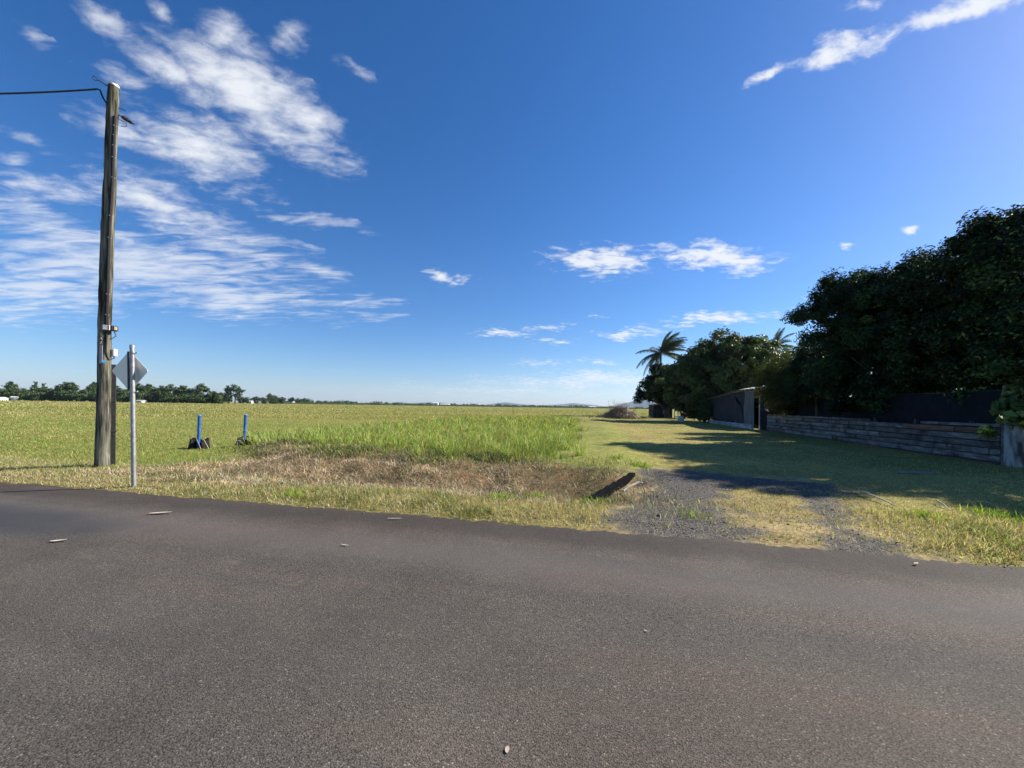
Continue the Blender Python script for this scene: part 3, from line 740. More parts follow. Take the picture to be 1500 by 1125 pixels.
tree('mango_tree', 'wide dome-crowned tree with clumped glossy leaves behind the tarpaulin shed', (27.6, 48.5, 0),
     lobes_at([(1078, 540, 47.5, 4.7), (1035, 549, 47.5, 4.2), (1115, 543, 47.5, 4.2), (1006, 566, 48, 3.4), (1058, 572, 47.5, 4.2), (1135, 562, 47.5, 3.6), (1095, 514, 48, 2.9), (1055, 517, 48, 3.0), (1100, 575, 47.5, 4.0), (1022, 583, 48, 2.6)]),
     760, 120, .78, .42, .46, MG, [3, 3, 3, 1.5], M['leaf_gloss'], .4, None, shell=.6, fold=.15)
tree('shade_tree', 'low dark spreading tree standing under the tall palm', (26.3, 65, 0),
     lobes_at([(962, 566, 65, 2.6), (985, 558, 65, 3.0), (948, 576, 65, 1.7), (1003, 572, 65.5, 2.8), (972, 549, 65, 2.5), (942, 582, 65, 1.3), (985, 585, 65, 2.2), (1005, 590, 65.5, 2.0)]),
     560, 70, .62, .36, .5, DK, DP, M['leaf'], .45, None, fork_h=.3, shell=.3)
tree('feathery_shrub', 'olive green feathery shrub drooping between the tarpaulin shed and the dark trees', (18.8, 26.2, 0),
     lobes_at([(1150, 548, 26, 1.5), (1128, 562, 26.3, 1.1), (1172, 545, 26, 1.3), (1145, 580, 25.8, 1.3), (1168, 590, 25.8, 1.0), (1195, 562, 25.6, 1.1), (1205, 585, 25.6, .9)]),
     330, 90, .5, .24, .10, [(.075, .095, .028), (.050, .068, .022), (.105, .12, .04)], [3, 2, 2], M['leaf_soft'], .09, None, 'shrub', hang=1.2, shell=.3)
tree('sunlit_shrub', 'small yellow-green shrub catching the sun above the dark shade cloth', (19.6, 24.0, 0),
     lobes_at([(1207, 577, 24, .55), (1196, 579, 24.2, .4), (1218, 579, 24, .4)]), 40, 60, .25, .14, .5, [(.26, .30, .05), (.33, .36, .08)], [1, 1], M['leaf_soft'], .05, None, 'shrub')
tree('garden_shrub', 'bushy brownish-green shrub beside the pale drum', (bound_x(48) - .6, 48, 0),
     lobes_at([(1010, 598, 48, .95), (1015, 606, 47.8, .9), (1005, 607, 48, .7), (1012, 588, 48, .5)]), 110, 50, .3, .2, .35, [(.055, .07, .03), (.09, .085, .045)], [2, 1], M['leaf_soft'], .06, None, 'shrub')
tree('vine_shrub', 'leafy vine climbing the left corner of the tarpaulin shed', (bound_x(45.5) - .3, 45.2, 0),
     lobes_at([(1036, 592, 45, .75), (1034, 604, 45, .8), (1038, 580, 45, .45), (1031, 612, 44.8, .6)]), 110, 50, .28, .2, .6, [(.06, .095, .028), (.10, .13, .04)], [2, 1], M['leaf_soft'], .05, None, 'shrub')
tree('broadleaf_plant', 'broad-leaved plant growing over the top of the concrete pillar', (15.6, 11.25, .2),
     lobes_at([(1490, 592, 11.5, .42), (1497, 604, 11.4, .4), (1484, 612, 11.5, .25), (1502, 580, 11.5, .4)]), 26, 14, .3, .30, .62, [(.10, .15, .04), (.17, .22, .06), (.06, .10, .03)], [2, 1, 2], M['leaf_soft'], .03, None, 'plant')
tree('vine_clump', 'yellow-green vine leaves hanging on the wall beside the concrete pillar', (15.03, 12.1, .35),
     lobes_at([(1452, 632, 12.0, .18), (1459, 638, 11.95, .17), (1448, 637, 12.1, .12)]), 14, 16, .14, .15, .7, [(.20, .24, .05), (.27, .30, .07)], [1, 1], M['leaf_soft'], .012, None, 'plant')

# ------------------------------------------------------------------ palms
def palm(label, base, top, frond_len, n_f, wind, seed, cols):
    random.seed(seed); base = Vector(base); root = empty('palm_tree', base); props(root, label, 'palm', 'palms')
    top = Vector(top) - base; mb = MB()
    pts = [Vector((top.x * q + .5 * math.sin(q * 2.4) * (1 - q), top.y * q, top.z * q)) for q in np.linspace(0, 1, 12)]
    mb.tube(pts, [.26 - .11 * q for q in np.linspace(0, 1, 12)], 10, wob=.06)
    mb.build('trunk', M['bark'], root, smooth=True)
    Wd = Vector(wind)
    for i in range(n_f):
        az = random.uniform(-1.25, 1.25) if i % 4 else math.pi + random.uniform(-.9, .9)
        el = R(random.uniform(10, 100)) if i % 4 else R(random.uniform(-30, 40))
        L = frond_len * random.uniform(.8, 1.08)
        d = Vector((math.cos(az) * math.cos(el), math.sin(az) * math.cos(el), math.sin(el)))
        p = Vector(top); path = [p.copy()]; K = 12
        for k in range(K):
            d = (d + Wd * .07 + Vector((0, 0, -.075 - .06 * k / K))).normalized(); p = p + d * (L / K); path.append(p.copy())
        m2 = MB(); m2.tube(path, [.045 * (1 - .9 * k / K) + .004 for k in range(K + 1)], 5)
        for k in range(1, 48):
            q = .08 + .92 * k / 48 * (K - .01) / K; f = q * K; a = int(f); pt = path[a].lerp(path[min(a + 1, K)], f - a)
            tg = (path[min(a + 1, K)] - path[max(a - 1, 0)]).normalized()
            sd = tg.cross(Vector((0, 0, 1)));
            if sd.length < .1: sd = Vector((1, 0, 0))
            sd.normalize(); ll = L * .21 * (math.sin(math.pi * min(1, .18 + .8 * q)) ** .7) * random.uniform(.85, 1.1)
            for sg in (-1, 1):
                dr = (sd * sg * .75 + tg * .55 + Vector((0, 0, -.45)) + Wd * .35 + Vector([random.gauss(0, .1) for _ in range(3)])).normalized()
                e1 = pt + dr * ll * .5; e2 = pt + (dr + Vector((0, 0, -.35)) + Wd * .15).normalized() * ll
                wv = tg * .030 * frond_len / 4.5
                m2.add([pt - wv, pt + wv, e1 + wv, e1 - wv, e2], [[0, 1, 2, 3], [3, 2, 4]])
        o = m2.build('frond', None, root)
        me = o.data; c = me.color_attributes.new('col', 'FLOAT_COLOR', 'POINT')
        b = np.array(cols[i % len(cols)]) * random.uniform(.8, 1.2); arr = np.ones((len(me.vertices), 4), np.float32); arr[:, :3] = b
        c.data.foreach_set('color', arr.ravel()); me.materials.append(M['leaf_soft'])
    return root
PCOL = [(.080, .100, .038), (.060, .080, .030), (.12, .125, .058)]
cpt = W(968, 517, 70)
palm('tall coconut palm with windswept fronds rising above the dark shade tree', (cpt.x - .3, 70, 0), cpt, 5.2, 46, (.7, 0, .1), 3, PCOL)
cpt = W(1136, 508, 58)
palm('palm whose frond tips just show over the right shoulder of the dome-crowned tree', (cpt.x, 58, 0), cpt, 3.2, 18, (.5, 0, .1), 5, PCOL)
cpt = W(1166, 520, 50)
palm('palm half hidden between the feathery shrub and the dome-crowned tree', (cpt.x + .5, 50, 0), cpt, 2.6, 16, (.5, 0, .1), 8, PCOL)
random.seed(21)

# ------------------------------------------------------------------ utility pole
YP = 8.9
pb = W(149.5, 688, YP); 
def rel(u, v, Y): return W(u, v, Y) - Vector((pb.x, YP, 0))
pole = empty('utility_pole', (pb.x, YP, 0)); props(pole, 'tall weathered timber power pole beside the road with a meter box and cable guard', 'power pole')
cl = [(149.3, 700, 26), (149.5, 688, 25.5), (151, 620, 23.5), (152.5, 560, 22.2), (153.3, 470, 21.8), (156.3, 382, 22), (157.8, 330, 21.6), (160.6, 280, 21.5), (161.5, 262, 20.4), (162.2, 215, 20), (164.5, 165, 19.6), (166.3, 140, 19.4), (166.6, 126, 18.6)]
PX = 1 / 93.0 * .98
cpts = [rel(u, v, YP) for u, v, w in cl]; crad = [w * PX / 2 for u, v, w in cl]
def pole_at(v):
    vs = [q[1] for q in cl]
    for i in range(len(vs) - 1):
        if vs[i] >= v >= vs[i + 1]:
            q = (vs[i] - v) / (vs[i] - vs[i + 1]); return cpts[i].lerp(cpts[i + 1], q), crad[i] * (1 - q) + crad[i + 1] * q
    return cpts[-1], crad[-1]
mb = MB(); fine = []; fr = []
for v in np.linspace(700, 126, 60):
    c, r_ = pole_at(v); fine.append(c + Vector((random.gauss(0, .003), 0, 0))); fr.append(r_ * random.uniform(.98, 1.02))
mb.tube(fine, fr, 20, wob=.025); mb.build('shaft', M['pole_wood'], pole, smooth=True)
c, r_ = pole_at(126.5); mb = MB()
mb.tube([c + Vector((0, 0, -.01)), c + Vector((0, 0, .035)), c + Vector((.01, 0, .06))], [r_ * 1.03, r_ * 1.0, r_ * .55], 18, wob=.02); mb.build('pole_cap', M['zinc_dull'], pole, smooth=True)
VIEW = Vector((-pb.x, -YP, 0)).normalized(); SIDE = Vector((-VIEW.y, VIEW.x, 0))       # SIDE points to the right seen from the road
if SIDE.x < 0: SIDE = -SIDE
def on_pole(v, off, out=1.0):
    """a point on the pole's road-facing surface; off -1..1 across it"""
    c, r_ = pole_at(v); a = math.asin(max(-1, min(1, off)))
    return c + (VIEW * math.cos(a) + SIDE * math.sin(a)) * r_ * out, r_
def pole_rot(off=0.0):
    a = math.asin(max(-1, min(1, off))); z = Vector((0, 0, 1)); y = -(VIEW * math.cos(a) + SIDE * math.sin(a)); x = y.cross(z)
    return Matrix((x, y, z)).transposed()
mb = MB(); mb.tube([on_pole(v, .35 + .12 * math.sin(v * .012), 1.08)[0] for v in np.linspace(480, 172, 30)], .034, 8); mb.build('conduit', M['brown_plastic'], pole, smooth=True)
for v in (462, 432, 350, 318, 262, 232, 215, 200, 186):
    p, r_ = on_pole(v, .35 + .12 * math.sin(v * .012), 1.12); mb = MB(); mb.box(p, (.07, .045, .014), pole_rot(.35), .004); mb.build('conduit_clip', M['grey_paint'], pole)
p, r_ = on_pole(481, .35, 1.25); mb = MB(); mb.box(p - SIDE * .03, (.13, .12, .115), pole_rot(.1), .01); mb.build('meter_box', M['grey_paint'], pole)
mb = MB(); mb.box(p + SIDE * .10, (.12, .12, .12), pole_rot(.2), .012); b_ = mb.build('fuse_box', M['black_plastic'], pole)
mb = MB(); mb.box(p + SIDE * .125 + VIEW * .062, (.055, .012, .085), pole_rot(.2), .005); mb.build('faceplate', M['beige'], b_)
mb = MB(); mb.box(p + SIDE * .025 + VIEW * .055, (.018, .03, .112), pole_rot(.1), .003); mb.build('hinge_strip', M['white_plastic'], pole)
p, r_ = on_pole(516, .95, 1.15); mb = MB(); mb.box(p + SIDE * .03, (.085, .10, .17), pole_rot(.5), .012); wb = mb.build('connection_box', M['white_plastic'], pole)
mb = MB(); q0 = on_pole(486, .30, 1.1)[0]; q1 = on_pole(515, .22, 1.1)[0]; q2 = on_pole(527, .55, 1.12)[0]; q3 = p + SIDE * .03 + Vector((0, 0, -.13)); q4 = p + SIDE * .03 + Vector((0, 0, -.08))
mb.tube([q0, q0.lerp(q1, .5), q1, q1.lerp(q2, .5) - Vector((0, 0, .02)), q2, q3, q4], .014, 6)
h0 = on_pole(485, .8, 1.15)[0]; mb.tube([h0 + SIDE * .05, h0 + SIDE * .08 - Vector((0, 0, .1)), h0 - Vector((0, 0, .18)), h0 - SIDE * .08 - Vector((0, 0, .17))], .009, 6)
mb.build('cable', M['black_plastic'], pole, smooth=True)
# black cable guard up the right flank
gp = [pole_at(v)[0] + SIDE * (pole_at(v)[1] + .035) - VIEW * .03 for v in (693, 640, 590, 533)]
mb = MB()
for a, b in zip(gp[:-1], gp[1:]):
    c = (a + b) / 2; d = (b - a); zc = d.normalized(); xx = SIDE; yy = zc.cross(xx)
    mb.box(c, (.095, .055, d.length + .002), Matrix((xx, yy, zc)).transposed(), .012)
cg = mb.build('cable_guard', M['black_plastic'], pole)
mb = MB(); q = pole_at(632)[0] + SIDE * (pole_at(632)[1] + .035) - VIEW * .03; mb.box(q, (.12, .075, .05), pole_rot(0), .006); mb.build('guard_strap', M['black_plastic'], pole)
mb = MB(); p, r_ = on_pole(520, -.45, 1.01); mb.box(p, (.055, .014, .42), pole_rot(-.45), .003); mb.build('number_strip', M['zinc'], pole)
for k, ch in enumerate('3AZ'):
    p, r_ = on_pole(491 + 6.2 * k, -.5, 1.015)
    cu = bpy.data.curves.new('pole_digit', 'FONT'); cu.body = ch; cu.size = .085; cu.extrude = .003; cu.align_x = 'CENTER'; cu.align_y = 'CENTER'
    t_ob = bpy.data.objects.new('digit_text', cu); COL.objects.link(t_ob); bpy.context.view_layer.update()
    dme = bpy.data.meshes.new_from_object(t_ob.evaluated_get(bpy.context.evaluated_depsgraph_get())); bpy.data.objects.remove(t_ob)
    dme.materials.clear(); o = link('digit', dme, M['white_paint'], pole)
    m3 = pole_rot(-.5); o.matrix_local = Matrix.Translation(p) @ (m3 @ Matrix.Rotation(R(90), 3, 'X')).to_4x4()
p, r_ = on_pole(530, -.08, 1.01); mb = MB(); mb.tube([p, p + VIEW * .012], .035, 16); mb.build('round_tag', M['sky_blue'], pole)
# fitting near the top on the right
p, r_ = on_pole(166, .9, 1.0); mb = MB(); mb.tube([p, p + SIDE * .10 + Vector((0, 0, -.02))], .012, 6)
mb.box(p + SIDE * .12 + Vector((0, 0, -.03)), (.13, .09, .075), pole_rot(0) @ Matrix.Rotation(R(18), 3, 'Y'), .02)
mb.box(p + SIDE * .20 + Vector((0, 0, -.06)), (.09, .08, .06), pole_rot(0) @ Matrix.Rotation(R(18), 3, 'Y'), .02)
mb.tube([p + SIDE * .22 + Vector((0, 0, -.065)), p + SIDE * .28 + Vector((0, 0, -.075))], .012, 6)
mb.tube([p + SIDE * .02 + Vector((0, 0, -.1)), p + SIDE * .13 + Vector((0, 0, -.11)), p + SIDE * .14 + Vector((0, 0, -.2)), p + SIDE * .05 + Vector((0, 0, -.24))], .008, 6)
mb.build('cable_clamp', M['black_plastic'], pole)
mb = MB(); mb.tube([p + Vector((0, 0, .16)), p + SIDE * .12 + Vector((0, 0, .155))], .008, 6); mb.build('hook', M['black_plastic'], pole)
# eye bolt on the left and end of service line
p, r_ = on_pole(131, -.95, 1.0); mb = MB(); e = p - SIDE * .16 + Vector((0, 0, .05))
mb.tube([p, e], .011, 6); mb.tube([e + (-SIDE * (1 - math.cos(a)) * .04 + Vector((0, 0, math.sin(a) * .04))) for a in np.linspace(0, 2 * math.pi, 13)], .009, 6); mb.build('eye_bolt', M['black_plastic'], pole)
wire_end = W(143, 130.5, YP - .05); far_end = W(-420, 119, YP - 1.5)
mb = MB(); pts = []
for q in np.linspace(0, 1, 24):
    p = wire_end.lerp(far_end, q); p.z -= .35 * q * (1 - q) * 2; pts.append(p)
mb.tube(pts, .018, 6)
dn = on_pole(157, -.9, 1.05)[0] + Vector((pb.x, YP, 0)); mb.tube([wire_end, wire_end + Vector((.06, 0, -.03)), wire_end.lerp(dn, .5) + Vector((.02, 0, -.03)), dn, dn + Vector((.02, 0, -.2))], .018, 6)
o = mb.build('service_wire', M['black_plastic'], None, smooth=True, origin=wire_end); props(o, 'dark overhead service wire running left from the top of the power pole', 'wire')

# ------------------------------------------------------------------ road sign seen from behind
sb = G(196, 711, .03); YS = sb[1]
def srel(u, v, dy=0.0): return W(u, v, YS + dy) - Vector((sb[0], sb[1], 0))
sign = empty('road_sign', (sb[0], sb[1], 0)); props(sign, 'grey back of a diamond road sign on a galvanised post by the power pole', 'road sign')
mb = MB(); mb.tube([srel(196.3, 722), srel(196, 711), srel(194.8, 608), srel(193.6, 508)], .035, 16); mb.build('post', M['zinc'], sign, smooth=True)
c = srel(193.6, 508); mb = MB(); mb.tube([c + Vector((0, 0, -.03)), c + Vector((0, 0, .025)), c + Vector((0, 0, .04))], [.039, .038, .022], 16); mb.build('post_cap', M['zinc'], sign, smooth=True)
pc = srel(190.3, 543.5, .08); ax = Vector((math.cos(R(-6)), math.sin(R(-6)), 0)); nrm = Vector((ax.y, -ax.x, 0)); uz = (Vector((0, 0, 1)) + ax * -.03).normalized()
hd = .385; rc = .05
pts = []
for k in range(4):
    a = math.pi / 2 * k; dirv = (math.cos(a), math.sin(a)); nd = (-math.sin(a), math.cos(a))
    for j in (-1, 0, 1):
        pts.append((dirv[0] * (hd - (rc * .45 if j else rc * .3)) + nd[0] * rc * .45 * j, dirv[1] * (hd - (rc * .45 if j else rc * .3)) + nd[1] * rc * .45 * j))
mb = MB(); nn = len(pts)
mb.add([pc + ax * a + uz * b + nrm * .0015 for a, b in pts] + [pc + ax * a + uz * b - nrm * .0015 for a, b in pts], [list(range(nn)), list(range(2 * nn - 1, nn - 1, -1))] + [[i, i + nn, (i + 1) % nn + nn, (i + 1) % nn] for i in range(nn)])
mb.build('sign_panel', M['zinc_dull'], sign)
mb = MB(); ch = pc + ax * .012 + nrm * .022; m3 = Matrix((ax, -nrm, uz)).transposed(); mb.box(ch, (.045, .035, .72), m3, .004); mb.build('stiffener', M['black_plastic'], sign)
for v in (516.5, 573.5):
    c = srel(194.4, v); mb = MB(); mb.tube([c + Vector((0, 0, -.016)), c + Vector((0, 0, .016))], .043, 14)
    mb.box(c + Vector((.055, .02, 0)), (.035, .03, .022), None, .003); mb.box(c + Vector((-.06, .03, 0)), (.045, .03, .022), None, .003); mb.build('clamp', M['zinc'], sign)

# ------------------------------------------------------------------ blue marker posts with black rubber surrounds
for i, (u, v, lab, lab2, rot) in enumerate(((290.5, 654, 'blue marker post on the mown field, the one nearer the power pole', 'ragged black rubber surround wrapping the blue post nearer the power pole', .15),
                                            (357.5, 652, 'blue marker post beside the first tussock of tall grass', 'sagging black rubber surround at the blue post beside the tall grass', -.3))):
    g = G(u, v, .1); z = float(height(np.array([g[0]]), np.array([g[1]]))[0])
    p_ = empty('marker_post', (g[0], g[1], z)); props(p_, lab, 'marker post', 'blue marker posts')
    tilt = Vector((.02 if i == 0 else .035, 0, 1))
    mb = MB(); mb.tube([tilt * -.08, tilt * 1.08], .046, 16); mb.build('shaft', M['blue'], p_, smooth=True)
    mb = MB(); mb.tube([tilt * 1.08, tilt * 1.10, tilt * 1.115], [.049, .049, .034], 16); mb.build('post_cap', M['sky_blue'], p_, smooth=True)
    rb = empty('rubber_surround', (g[0], g[1] + .02, z), rot); props(rb, lab2, 'rubber guard', 'rubber surrounds of the marker posts')
    mb = MB(); random.seed(40 + i)
    outer = []; inner = []; A0, A1 = R(20), R(330)
    for k in range(27):
        a = A0 + (A1 - A0) * k / 26 + R(-65); r1 = .26 + .02 * math.sin(5 * a)
        top = .32 + .03 * math.sin(a * 3 + i) - (.16 * max(0, math.sin(a * 1.5 + 1.2)) if i else .05 * (k % 3 == 0)) - (.14 if k > 21 else 0)
        flare = 1.12
        outer.append([(math.cos(a) * r1 * flare, math.sin(a) * r1 * flare, -.05), (math.cos(a) * r1 * 1.02, math.sin(a) * r1 * 1.02, top * .5), (math.cos(a) * r1, math.sin(a) * r1, top)])
        inner.append([(math.cos(a) * (r1 - .025), math.sin(a) * (r1 - .025), top), (math.cos(a) * (r1 - .02), math.sin(a) * (r1 - .02), -.05)])
    mb.grid([o_ + n_ for o_, n_ in zip(outer, inner)]); mb.build('rubber_wall', M['rubber'], rb)
    for k in range(4):
        mb = MB(); a = random.uniform(-1.5, .3); mb.tube([(math.cos(a) * .33, math.sin(a) * .33, .33), (math.cos(a + .2) * .36, math.sin(a + .2) * .36, .15), (math.cos(a + .3) * .42, math.sin(a + .3) * .42, 0)], .009, 5)
        mb.build('dead_stem', M['straw_stick'], rb)
random.seed(77)

# ------------------------------------------------------------------ culvert headwall
hb = Vector((2.05, 7.75, 0)); hw = empty('culvert_headwall', (hb.x, hb.y, -.12), math.atan2(2.07, 1.35)); props(hw, 'black stained concrete culvert headwall leaning at the end of the ditch', 'culvert')
mb = MB(); P = []
for k in range(15):
    x_ = -1.2 + 2.5 * k / 14; top = .14 + .11 * k / 14 + random.uniform(-.012, .012); th = .10
    P.append([(x_, th, -.4), (x_, th * .5, -.05), (x_, th * .1, top), (x_, -th, top + .004 * (k % 2)), (x_, -th, -.4)])
mb.grid(P); n5 = 5
mb.add(P[0], [[0, 1, 2, 3, 4]]); mb.add(P[-1], [[4, 3, 2, 1, 0]])
mb.build('slab', M['headwall'], hw)
mb = MB(); mb.box((1.28, .0, -.12), (.05, .14, .62), Matrix.Rotation(R(6), 3, 'Y'), .012, .006); mb.build('end_edge', M['headwall'], hw)
mb = MB()
for k in range(7):
    q = -1.15 + .42 * k; mb.tube([(q, .12, .02 + .02 * k), (q + .4, .13, .04 + .02 * (k + 1))], .03, 6)
mb.build('crumbled_lip', M['headwall'], hw)
g = G(920, 716, .05); o = MB().tube([(-.3, 0, .05), (-.1, .02, .09), (.28, .0, .14), (.36, -.03, .12)], [.022, .026, .028, .018], 8).build('bent_pipe', M['headwall_lip'], None, smooth=True)
o.location = (g[0] + .1, g[1] + .1, -.02); o.rotation_euler = (0, 0, .75); props(o, 'pale bent pipe lying against the foot of the culvert headwall', 'pipe')

# ------------------------------------------------------------------ timber sleeper wall
A = Vector((bound_x(11.75), 11.75, 0)); B = Vector((bound_x(29.0), 29.0, 0)); L = (B - A).length
wang = math.atan2(B.y - A.y, B.x - A.x)
wall = empty('sleeper_wall', A, wang); props(wall, 'long retaining wall of weathered whitewashed timber sleepers along the lawn', 'wall')
random.seed(5); z = .0; hs = [.11, .215, .215, .215, .215, .215, .13]
for k, h in enumerate(hs):
    q = 0.0; first = True
    while q < L - .05:
        ln = random.uniform(1.4, 3.2) if first else 3.0 * random.choice((1, 1.2, 1, .8)); first = False; ln = min(ln, L - q)
        if L - q - ln < .5: ln = L - q
        brown = (k == 0) or (k == 6 and random.random() < .55) or (k == 5 and q < 3.5)
        skip = (k == 6 and 3.0 < q < 4.5)
        if not skip:
            mb = MB(); d = .01 if k == 0 else random.uniform(-.012, .012)
            mb.box((0, 0, 0), (ln - random.uniform(.008, .02), .12, h - random.uniform(.022, .036)), Matrix.Rotation(random.uniform(-.004, .004), 3, 'Y'), .012, .004)
            o = mb.build('base_board' if k == 0 else 'sleeper', M['brown_board'] if brown else M['sleeper'], wall)
            o.location = (q + ln / 2, (.06 if k == 0 else 0) + d, z + h / 2 - .02)
        q += ln
    z += h
for q in np.arange(1.2, L, 2.4):
    mb = MB(); mb.box((q, -.13, .55), (.09, .09, 1.6), None, .006); mb.build('wall_post', M['dark_timber'], wall)
mb = MB(); mb.box((L / 2, -.34, .56), (L - .1, .46, 1.14), None, .02); mb.build('light_block_fill', M['dark_timber'], wall)  # earth fill box added behind the sleepers to block sun through gaps
# concrete pillar and block wall beyond it
pil = empty('concrete_pillar', (A.x + .07, A.y - .36, 0), wang); props(pil, 'stained pale concrete pillar at the near end of the timber wall', 'pillar')
mb = MB(); mb.box((.1, 0, .62), (.44, .42, 1.32), None, .025, .01); mb.build('shaft', M['concrete'], pil)
mb = MB(); mb.box((.1, 0, 1.31), (.50, .48, .07), None, .015, .006); mb.build('capping', M['concrete'], pil)
bw = empty('block_wall', (A.x + .35, A.y - .66, 0), math.atan2(E1[1], E1[0]) - .1); props(bw, 'stained grey rendered wall running right from the concrete pillar', 'wall')
mb = MB()
for k in range(9):
    mb.box((.28 + k * .5, 0, .60), (.47, .16 + .02 * (k % 2), 1.22 + random.uniform(-.02, .02)), None, .02, .006)
mb.build('rendered_blocks', M['concrete'], bw)
# shade cloth fence above the wall
sc = empty('shade_cloth_fence', (A.x + .5, A.y + .4, 0), wang); props(sc, 'dark shade cloth fence standing above the back of the timber wall', 'fence')
mb = MB(); P = []
for k in range(61):
    q = .2 + (L - 3.6) * k / 60; top = 2.35 + .10 * math.sin(k * .5) * .3 - .03 * abs(math.sin(k * .26)); P.append([(q, -.10 + .03 * math.sin(k * .9 + j), 1.0 + (top - 1.0) * j / 5) for j in range(6)])
mb.grid(P); mb.build('cloth', M['cloth'], sc, smooth=True)
for q in np.arange(.1, L - 3.3, 2.6):
    mb = MB(); mb.tube([(q, -.16, 0), (q, -.16, 2.42)], .03, 8); mb.build('fence_post', M['dark_timber'], sc)
mb = MB(); mb.tube([(.2, -.15, 2.36), (L - 3.4, -.15, 2.36)], .015, 6); mb.build('top_wire', M['dark_timber'], sc)
fp = W(1467, 596, 12.2); o = MB().box((0, 0, 1.25), (.07, .07, 2.5), Matrix.Rotation(-.02, 3, 'Y'), .006).build('corner_post', M['plank_grey'], None); o.location = (fp.x + .12, 12.2, 0)
props(o, 'slim bare timber post rising behind the concrete pillar', 'post')

# ------------------------------------------------------------------ tarpaulin shed
SA = Vector((bound_x(31.2) + .05, 31.2, 0)); SB = Vector((bound_x(44.5), 44.5, 0)); SL = (SB - SA).length
shed = empty('tarpaulin_shed', SA, math.atan2(SB.y - SA.y, SB.x - SA.x)); props(shed, 'lean-to shed hung with dark tarpaulin and one grey sheet on a low white sleeper base', 'shed')
def eave(q): return 3.5 - .62 * (q / SL) ** 1.2 - .15 * max(0, 1 - q / 3)
mb = MB(); P = []
for k in range(41):
    q = 2.9 + (SL - 2.9) * k / 40; fold = .10 * math.sin(k * .28) + .03 * math.sin(k * .9)
    P.append([(q, .05 + fold * (1 - j / 8) + .07 * math.sin(k * .35 + j * .8), .48 + (eave(q) - .12 - .48) * j / 8) for j in range(9)])
mb.grid(P); mb.build('tarpaulin', M['tarp'], shed, smooth=True)
mb = MB(); P = []          # loose flap hanging across the opening
for k in range(15):
    q = 2.3 + 3.6 * k / 14; P.append([(q + .25 * j / 8, .20 + .09 * math.sin(k * .9 + j * .2), .30 + .05 * k + (eave(q) * (.35 + .55 * k / 14) - .30) * j / 8) for j in range(9)])
mb.grid(P); mb.build('loose_flap', M['tarp'], shed, smooth=True)
mb = MB(); P = []
for k in range(17):
    q = .12 + 2.35 * k / 16; P.append([(q - .12 * (1 - j / 8) + (k / 16) * (.75 * (1 - j / 8) - .35), .22 + .02 * math.sin(k * 1.57), .40 + (eave(q) - .45) * j / 8) for j in range(9)])
mb.grid(P); mb.build('grey_sheet', M['grey_panel'], shed)
mb = MB(); P1 = []
for k in range(31):
    q = -.3 + (SL + .6) * k / 30; P1.append([(q, .42, eave(max(0, q)) - .02 + .02 * (k % 2)), (q, -1.5, eave(max(0, q)) + .35 + .02 * (k % 2)), (q, -4.2, eave(max(0, q)) + .1), (q, -4.2, eave(max(0, q)) + .06), (q, .42, eave(max(0, q)) - .08 + .02 * (k % 2))])
mb.grid(P1); mb.add(P1[0], [[0, 1, 2, 3, 4]]); mb.add(P1[-1], [[4, 3, 2, 1, 0]]); mb.build('roof', M['roof_tin'], shed)
for q in (0.02, 2.55, 6.0, 9.8, SL - .05):
    mb = MB(); mb.tube([(q, -.16, 0), (q, -.16, eave(q) - .06)], .045, 8); mb.build('shed_post', M['pale_timber'], shed)
mb = MB(); mb.box((SL / 2, -4.1, 1.4), (SL, .06, 2.8), None, 0); mb.build('back_wall', M['dark_timber'], shed)
mb = MB(); mb.box((SL - .02, -2.05, 1.25), (.06, 4.0, 2.5), None, 0); mb.build('side_wall', M['dark_timber'], shed)
for k in range(2):
    q = .0
    while q < SL - .3:
        ln = min(random.uniform(1.6, 2.4), SL - q); mb = MB(); mb.box((0, 0, 0), (ln - .02, .14, .205), Matrix.Rotation(random.uniform(-.01, .01), 3, 'Y'), .012, .005)
        o = mb.build('base_sleeper', M['white_sleeper'], shed); o.location = (q + ln / 2, .30 + .03 * k * 0 + random.uniform(-.02, .02), .09 + .21 * k); q += ln
# dark panel standing in for shade in the open gap between shed and wall
o = MB().box((0, 0, 1.35), (1.7, .06, 2.7), None, .01).build('gap_shade', M['cloth'], None); o.location = ((A + (B - A) * 1.03).x + .35, 30.1, 0); o.rotation_euler = (0, 0, wang); props(o, 'dark narrow panel standing in for shade in the open gap between the timber wall and the shed', 'shade panel')

# ------------------------------------------------------------------ old hut, pen, slats, drum beyond the shed
hp = W(972, 612, 66); hut = empty('old_hut', (hp.x, 67.5, 0)); props(hut, 'low dark block hut under the shade tree', 'hut')
mb = MB(); mb.box((0, 0, 1.1), (3.2, 2.6, 2.2), None, .03, .02); mb.build('wall', M['brick_dark'], hut)
mb = MB(); mb.box((0, 0, 2.27), (3.6, 3.0, .12), Matrix.Rotation(.03, 3, 'Y'), .02); mb.build('roof', M['roof_tin'], hut)
mb = MB(); mb.box((.35, -1.315, 1.0), (.8, .03, .7), None, .008); mb.build('window', M['pale_timber'], hut)
mb = MB(); mb.box((-.95, -1.32, .82), (.75, .04, 1.6), None, .008); mb.build('door', M['dark_timber'], hut)
pn = empty('rail_pen', (W(988, 612, 60).x, 60, 0), .5); props(pn, 'pale timber rail pen beside the dark hut', 'pen')
for q in np.arange(0, 4.9, .8):
    mb = MB(); mb.box((q, 0, .9), (.09, .09, 1.85), None, .006); mb.build('upright', M['pale_timber'], pn)
for zz in (.35, 1.78):
    mb = MB(); mb.box((2.3, -.07, zz), (4.9, .05, .14), None, .006); mb.build('rail', M['pale_timber'], pn)
